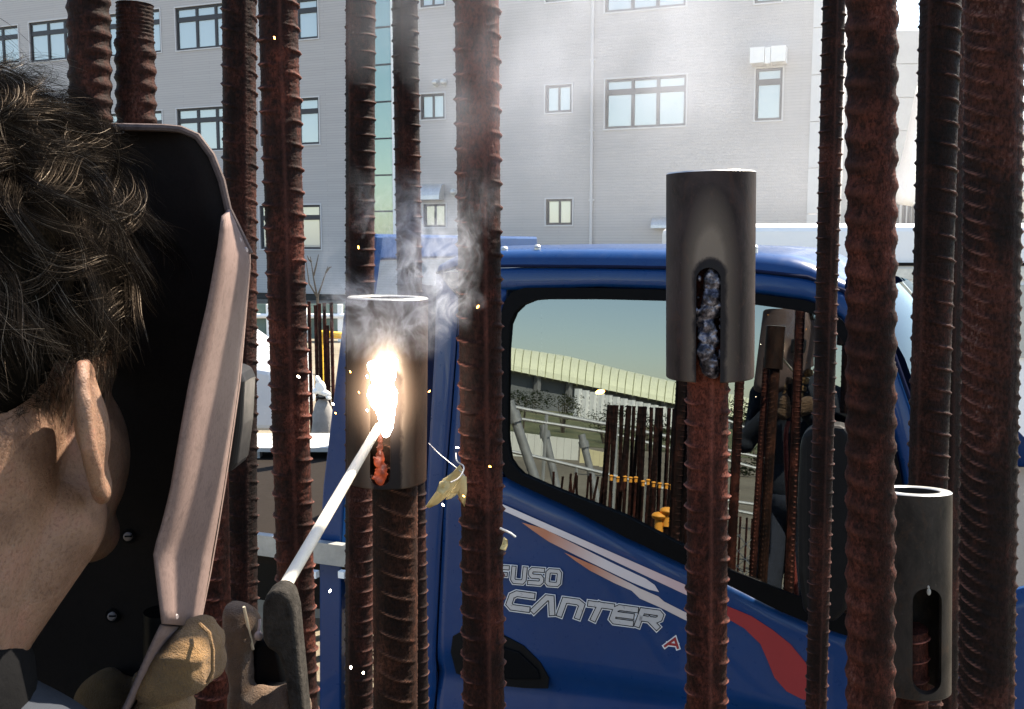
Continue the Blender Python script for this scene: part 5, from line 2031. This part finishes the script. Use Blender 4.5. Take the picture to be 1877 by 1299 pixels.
NPN = Vector((.93, -.36, .02))
M_RIV = plain('dull_rivet', (.30, .25, .24), .5, .3)
for (x, y, f_) in ((421, 410, .1), (437, 440, .2), (449, 458, .12), (411, 530, .4), (321, 1130, .75), (354, 1134, .15)):
    Y = lerp(.578, .482, f_) - .0015
    disc('rivet', x, y, Y, NPN, .0016 if f_ != .4 else .0009, M_RIV, sp_o)
for (x, y) in ((235, 983), (206, 1129)):
    Yp = plate_y((x + 420) / (rx(y) + 420)) - .003
    q = disc('screw', x, y, Yp, Vector((.1, -1, .1)), .0027, M_RIV, sh, .002)
    p = at(x, y, Yp - .0025); mb = MB(); mb.box(p, (.0042, .0008, .0008)); mb.build('slot', M_BLACK, q)
    p = at(x, y, Yp + .0005); mb = MB(); mb.tube([p + Vector((0, .004, 0)), p], .0045, 12); mb.build('washer', M_BLACK, q)
# glass holder box on the front
mb = MB()
mb.prism([at(*p, .592) for p in [(250, 676), (425, 676), (440, 682), (447, 700), (443, 780), (434, 850), (426, 864), (405, 868), (250, 868)]], Vector((.0, .03, 0)))
o = mb.build('glass_holder', plain('dark_grey_holder', (.012, .012, .013), .5, spec=.15), sh); bvm = o.modifiers.new('bevel', 'BEVEL'); bvm.width = .003; bvm.segments = 3
mb = MB(); mb.tube([at(300, 1120, .535), at(300, 1420, .535)], .011, 14); mb.build('handle', M_BLACK, sh, True)


# ------------------------------------------------------------------ gloves
def suede(name, col):
    t = NT(name)
    v = t.coord()
    n1 = t.noise(v, 45, 6, .65); n2 = t.noise(v, 900, 3, .7); n3 = t.noise(v, 160, 5, .7)
    c = t.ramp(n1, [(.3, tuple(x * .6 for x in col)), (.55, col), (.75, tuple(min(1, x * 1.3) for x in col))])
    t.set(Base_Color=c, Roughness=.95, Sheen_Weight=.08, Sheen_Roughness=.5)
    t.bump(t.math('ADD', n2, t.math('MULTIPLY', n3, 1.4)), .0030, .9)
    return t.mat


def crease(o):
    off_ = parent_loc(person)
    for v_ in o.data.vertices:
        p = v_.co + off_
        v_.co += v_.normal * (mnoise.noise(p * 42) * .0030 - abs(mnoise.noise(Vector((p.x * 30, p.y * 30, p.z * 90)))) * .0026 + mnoise.noise(Vector((p.x * 60, p.y * 60, p.z * 170))) * .0011)
    return o


M_SUEDE = suede('yellow_suede', (.185, .098, .030)); M_SUEDE2 = suede('brown_worn_suede', (.10, .055, .028))
def pad(mb, pts, y0, y1):
    """a leather-covered finger: an outline in photo pixels given depth, slimmer at back and front"""
    c = [sum(p[0] for p in pts) / len(pts), sum(p[1] for p in pts) / len(pts)]
    rows = []
    for (f_, k) in ((0, .55), (.12, .88), (.3, 1.0), (.7, 1.0), (.9, .86), (1, .55)):
        Y = lerp(y0, y1, f_)
        rows.append([at(c[0] + (x - c[0]) * k, c[1] + (y - c[1]) * k, (y0 + y1) / 2) * Vector((1, 0, 1)) + Vector((0, Y, 0)) for (x, y) in pts])
    mb.grid(rows, wrap=True)
    n = len(pts)
    mb.add(rows[0], [tuple(range(n))]); mb.add(rows[-1], [tuple(range(n - 1, -1, -1))])


mb = MB()
# left hand round the shield's handle: stacked fingers, thumb behind, palm, cuff
pad(mb, [(262, 1262), (258, 1222), (300, 1172), (330, 1150), (352, 1144), (378, 1148), (394, 1166), (401, 1190), (401, 1236), (392, 1252), (352, 1264), (305, 1268)], .498, .545)
pad(mb, [(225, 1345), (228, 1300), (262, 1268), (300, 1262), (328, 1262), (342, 1284), (349, 1312), (345, 1370), (300, 1384), (245, 1380)], .500, .548)
pad(mb, [(205, 1480), (210, 1400), (250, 1384), (310, 1384), (330, 1410), (326, 1470), (280, 1490)], .505, .55)
pad(mb, [(195, 1570), (200, 1500), (250, 1488), (295, 1490), (306, 1520), (296, 1570), (250, 1584)], .51, .55)
mb.ell(at(205, 1390, .575), (.030, .026, .058), None, 18, 12)
cap_tube(mb, [at(205, 1330, .59), at(285, 1260, .583), at(322, 1225, .575)], [.017, .0155, .014], 14)
cap_tube(mb, [at(200, 1450, .57), LW + Vector((.02, 0, .01))], [.034, .044], 18)
crease(remesh(mb, 'left_glove', M_SUEDE, person, .0022, 2))
# seam on the index finger
mb = MB()
mb.tube([at(x, y, Y) for (x, y, Y) in ((366, 1143, .512), (384, 1160, .501), (390, 1190, .497), (390, 1230, .498), (380, 1250, .503))], .0010, 6)
gv = mb.build('seam', M_SUEDE, person.children[-1], True)
mb = MB()
# right hand: thumb up along the tongs, fingers wrapped round the grip
pad(mb, [(409, 1150), (410, 1122), (420, 1107), (440, 1109), (452, 1111), (468, 1118), (475, 1145), (464, 1190), (462, 1260), (470, 1330), (430, 1330), (424, 1240), (418, 1195)], .668, .704)
for (y, r_) in ((1285, .0130), (1350, .0130), (1412, .0125), (1470, .0115)):
    cap_tube(mb, [at(445, y + 14, .70), at(478, y, .672), at(520, y + 4, .668), at(545, y + 12, .69)], [r_, r_, r_, r_ * .9], 14)
mb.ell(at(468, 1380, .715), (.028, .024, .048), None, 18, 12)
cap_tube(mb, [at(455, 1470, .71), RW + Vector((.01, .02, .02))], [.034, .044], 18)
crease(remesh(mb, 'right_glove', M_SUEDE2, person, .0022, 2))
rgv = person.children[-1]
mb = MB(); mb.tube([at(447, 1112, .669), at(455, 1150, .672), at(464, 1190, .676)], [.0011, .0013, .0011], 6); mb.build('seam', plain('pale_stitching', (.5, .42, .3), .8), rgv, True)

# ------------------------------------------------------------------ electrode tongs with cable
tg = empty('electrode_tongs', at(530, 1330, .69), 'dark worn electrode tongs gripping the rod, in the gloved hand', 'electrode tongs')
M_TONG = plain('scorched_insulation', (.024, .021, .018), .9, 0, .65, 90, .004, spec=.12)
mb = MB()
JP = [(479, 1150), (480, 1112), (486, 1094), (500, 1082), (518, 1082), (532, 1094), (540, 1125), (546, 1190), (553, 1262), (560, 1340), (534, 1346), (528, 1290), (520, 1232), (508, 1200), (490, 1190), (481, 1175)]
mb.prism([at(*p, .654) for p in JP], Vector((0, .024, 0)))
o = mb.build('upper_jaw', M_TONG, tg, True, angle=50); bvm = o.modifiers.new('bevel', 'BEVEL'); bvm.width = .0045; bvm.segments = 3
for (x, y, a_, b_) in ((532, 1146, 5, 10), (541, 1210, 4, 7)):
    mb = MB(); mb.ell(at(x, y, .6635), (a_ * .66 / FPX, .0015, b_ * .66 / FPX), Euler((0, .3, 0)).to_matrix(), 12, 8); mb.build('pit', M_BLACK, o)
mb = MB()
mb.prism([at(*p, .690) for p in [(462, 1180), (490, 1172), (512, 1190), (522, 1240), (530, 1310), (500, 1330), (470, 1300), (460, 1230)]], Vector((0, .02, 0)))
o = mb.build('lower_jaw', M_BLACK, tg, True, angle=50); bvm = o.modifiers.new('bevel', 'BEVEL'); bvm.width = .004; bvm.segments = 2
mb = MB(); mb.tube([at(520, 1250, .69), at(515, 1420, .695), at(505, 1560, .70)], [.012, .015, .015], 16); mb.build('grip', M_BLACK, tg, True)
p0 = at(505, 1560, .70)
mb = MB(); mb.tube(smooth_curve([p0, p0 + Vector((0, .02, -.12)), p0 + Vector((.05, .0, -.6)), p0 + Vector((.12, -.05, -1.05)), Vector((.1, .5, FOOT_Z + .015)), Vector((.5, .1, FOOT_Z + .014)), Vector((1.2, -.3, FOOT_Z + .014))], 40), .011, 10)
mb.build('cable', plain('red_welding_cable', (.16, .03, .022), .6), tg, True)
mb = MB(); a_ = at(474, 1165, .672); mb.tube([at(476, 1135, .68), a_], .0012, 6); mb.ell(a_, (.0032, .0032, .0036), None, 10, 7); mb.build('spatter_drop', M_RIV, tg, True)

# ------------------------------------------------------------------ scraps of yellowed sheet wired to the bar in front of the door
sc_ = empty('tape_scraps', at(835, 890, .90), 'yellowed torn scraps tied with wire to the bar before the truck door', 'scrap')
M_SCR = plain('yellowed_translucent_scrap', (.46, .36, .17), .6, 0, .25, 60, .0006)


def scrap(pts, Y, seed):
    P = [at(x, y, Y) for (x, y) in pts]
    c = sum(P, Vector((0, 0, 0))) / len(P)
    mb = MB(); n = len(P)
    rows = [[c + (p - c) * f_ + Vector((0, .004 * math.sin(seed + i * 1.7 + f_ * 3) * f_, 0)) for i, p in enumerate(P)] for f_ in (.02, .35, .7, 1.0)]
    mb.grid(rows, wrap=True)
    o = mb.build('scrap', M_SCR, sc_, True, fix=False, angle=None)
    s_ = o.modifiers.new('thick', 'SOLIDIFY'); s_.thickness = .0008


scrap([(843, 850), (832, 862), (812, 880), (800, 900), (788, 915), (780, 928), (786, 932), (802, 924), (818, 910), (830, 895), (842, 880), (850, 862)], .895, 1)
scrap([(846, 868), (836, 890), (822, 905), (818, 915), (828, 912), (838, 905), (846, 918), (852, 926), (856, 900), (854, 875)], .90, 2)
scrap([(815, 880), (806, 884), (800, 900), (812, 906), (824, 896), (824, 884)], .888, 3)
scrap([(924, 985), (920, 998), (916, 1004), (926, 1008), (930, 1000), (930, 990)], .90, 4)
mb = MB()
mb.tube(smooth_curve([at(836, 830, .90), at(838, 845, .893), at(850, 855, .89), at(846, 870, .886), at(838, 878, .885), at(826, 884, .884)], 24), .0007, 5)
mb.build('wire', M_GALV, sc_, True)
mb = MB(); mb.tube(smooth_curve([at(786, 812, .93), at(806, 832, .92), at(838, 858, .895), at(852, 872, .89)], 16), .00045, 5); mb.build('thin_wire', M_GALV, sc_, True)
mb = MB(); mb.tube(smooth_curve([at(917, 968, .9), at(934, 976, .895), at(945, 984, .895)], 8), .0012, 6); mb.build('wire_end', M_GALV, sc_, True)

# ------------------------------------------------------------------ welding fume
def smoke_object(name, lo, hi, dens, path, label, col=(.86, .90, 1.0), step=None, wisps=True):
    """lo, hi: box corners; path: (x, z) at the bottom, (x, z) at the top, radius bottom, radius top"""
    t = NT(name + '_fume')
    t.t.nodes.remove(t.b)
    pv = t.n("ShaderNodeVolumePrincipled")
    pv.inputs['Color'].default_value = (*col, 1)
    pv.inputs['Anisotropy'].default_value = .35
    c = t.n("ShaderNodeTexCoord")
    sep = t.n("ShaderNodeSeparateXYZ"); t.l(c.outputs['Object'], sep.inputs[0])
    X, Y, Z = sep.outputs
    (xb, zb), (xt, zt), rb, rt, yc, ry = path
    f_ = t.math('DIVIDE', t.math('SUBTRACT', Z, zb), zt - zb)
    f_ = t.math('MAXIMUM', f_, 0.0)
    xc = t.math('MULTIPLY_ADD', f_, xt - xb); t.t.nodes[-1].inputs[2].default_value = xb
    rr = t.math('MULTIPLY_ADD', f_, rt - rb); t.t.nodes[-1].inputs[2].default_value = rb
    low = t.noise(c.outputs['Object'], 14, 2, .5)
    wob = t.math('MULTIPLY', t.math('SUBTRACT', low, .5), .10)
    dx = t.math('DIVIDE', t.math('SUBTRACT', t.math('ADD', X, wob), xc), rr)
    dy = t.math('DIVIDE', t.math('SUBTRACT', Y, yc), ry)
    d2 = t.math('ADD', t.math('POWER', t.math('ABSOLUTE', dx), 2.0), t.math('POWER', t.math('ABSOLUTE', dy), 2.0))
    mask = t.math('SUBTRACT', 1.0, d2, True)
    endm = t.math('MULTIPLY', t.math('POWER', t.math('SUBTRACT', 1.0, f_, True), 1.4), 1.6, True)
    startm = t.math('MULTIPLY', t.math('SUBTRACT', Z, lo[2] + .03), 14.0, True)
    mask = t.math('MULTIPLY', t.math('MULTIPLY', mask, endm), startm)
    # thin curling sheets
    mp_ = t.n("ShaderNodeMapping"); mp_.inputs['Scale'].default_value = (1, 1, .75)
    t.l(c.outputs['Object'], mp_.inputs[0])
    n1 = t.noise(mp_.outputs[0], 34, 4, .55, 1.5)
    rdg = t.math('SUBTRACT', 1.0, t.math('MULTIPLY', t.math('ABSOLUTE', t.math('SUBTRACT', n1, .5)), 10.0), True)
    rdg = t.math('POWER', rdg, 2.5)
    n2 = t.noise(mp_.outputs[0], 9, 3, .55)
    puf = t.math('MULTIPLY', t.math('SUBTRACT', n2, .42, True), 3.0, True)
    body = t.math('ADD', t.math('MULTIPLY', t.math('MULTIPLY', rdg, puf), 1.0), t.math('MULTIPLY', puf, .03)) if wisps else puf
    t.l(t.math('MULTIPLY', t.math('MULTIPLY', body, mask), dens), pv.inputs['Density'])
    t.l(pv.outputs[0], t.out.inputs['Volume'])
    if step: 
        try: t.mat.cycles.volume_step_rate = step
        except Exception: pass
    mb = MB(); ctr = [(a + b) / 2 for a, b in zip(lo, hi)]
    mb.box(ctr, [b - a for a, b in zip(lo, hi)])
    o = mb.build(name, t.mat)
    tag(o, label, 'smoke', None, 'stuff')
    return o


a_ = at(700, 640, .90); top_ = at(800, 330, .90)
lo = (at(600, 700, .90).x, .845, at(700, 720, .90).z); hi = (at(990, 300, .90).x, .935, at(700, 300, .90).z)
smoke_object('welding_smoke', lo, hi, 130.0, ((a_.x, lo[2]), (at(752, 300, .9).x, hi[2]), .052, .105, .888, .043), 'blue-white wisps of welding smoke curling up over the sleeve', step=.25)
lo2 = (at(640, 0, .84).x, .80, at(700, 420, .84).z); hi2 = (at(1750, 0, .84).x, .842, at(700, -160, .84).z)
smoke_object('drifting_fume', lo2, hi2, 10.0, ((at(800, 400, .84).x, lo2[2]), (at(1420, -160, .84).x, hi2[2] + .12), .14, .36, .821, .024), 'thin veil of drifted fume across the tops of the middle bars', step=.8, wisps=False)

# added haze volume, denser rightwards, brightening the building as fume and sun glare
t = NT('yard_glare_haze')
t.t.nodes.remove(t.b)
pv = t.n("ShaderNodeVolumePrincipled"); pv.inputs['Color'].default_value = (.93, .95, 1.0, 1); pv.inputs['Anisotropy'].default_value = .2
c = t.n("ShaderNodeTexCoord"); sep = t.n("ShaderNodeSeparateXYZ"); t.l(c.outputs['Object'], sep.inputs[0])
n1 = t.noise(c.outputs['Object'], .9, 3, .55)
mx = t.math('MULTIPLY', t.math('ADD', sep.outputs[0], 1.6), .22, True)
mz = t.math('MULTIPLY', t.math('SUBTRACT', sep.outputs[2], 1.75), 1.3, True)
den = t.math('MULTIPLY', t.math('MULTIPLY', mx, mz), t.math('MULTIPLY', n1, .055))
t.l(den, pv.inputs['Density']); t.l(pv.outputs[0], t.out.inputs['Volume'])
m = MB(); m.box((3.0, 11.0, 4.1), (10.0, 5.0, 5.0))
tag(m.build('yard_haze', t.mat), 'faint haze added before the tiled building as fume and sun glare', 'haze', None, 'stuff')
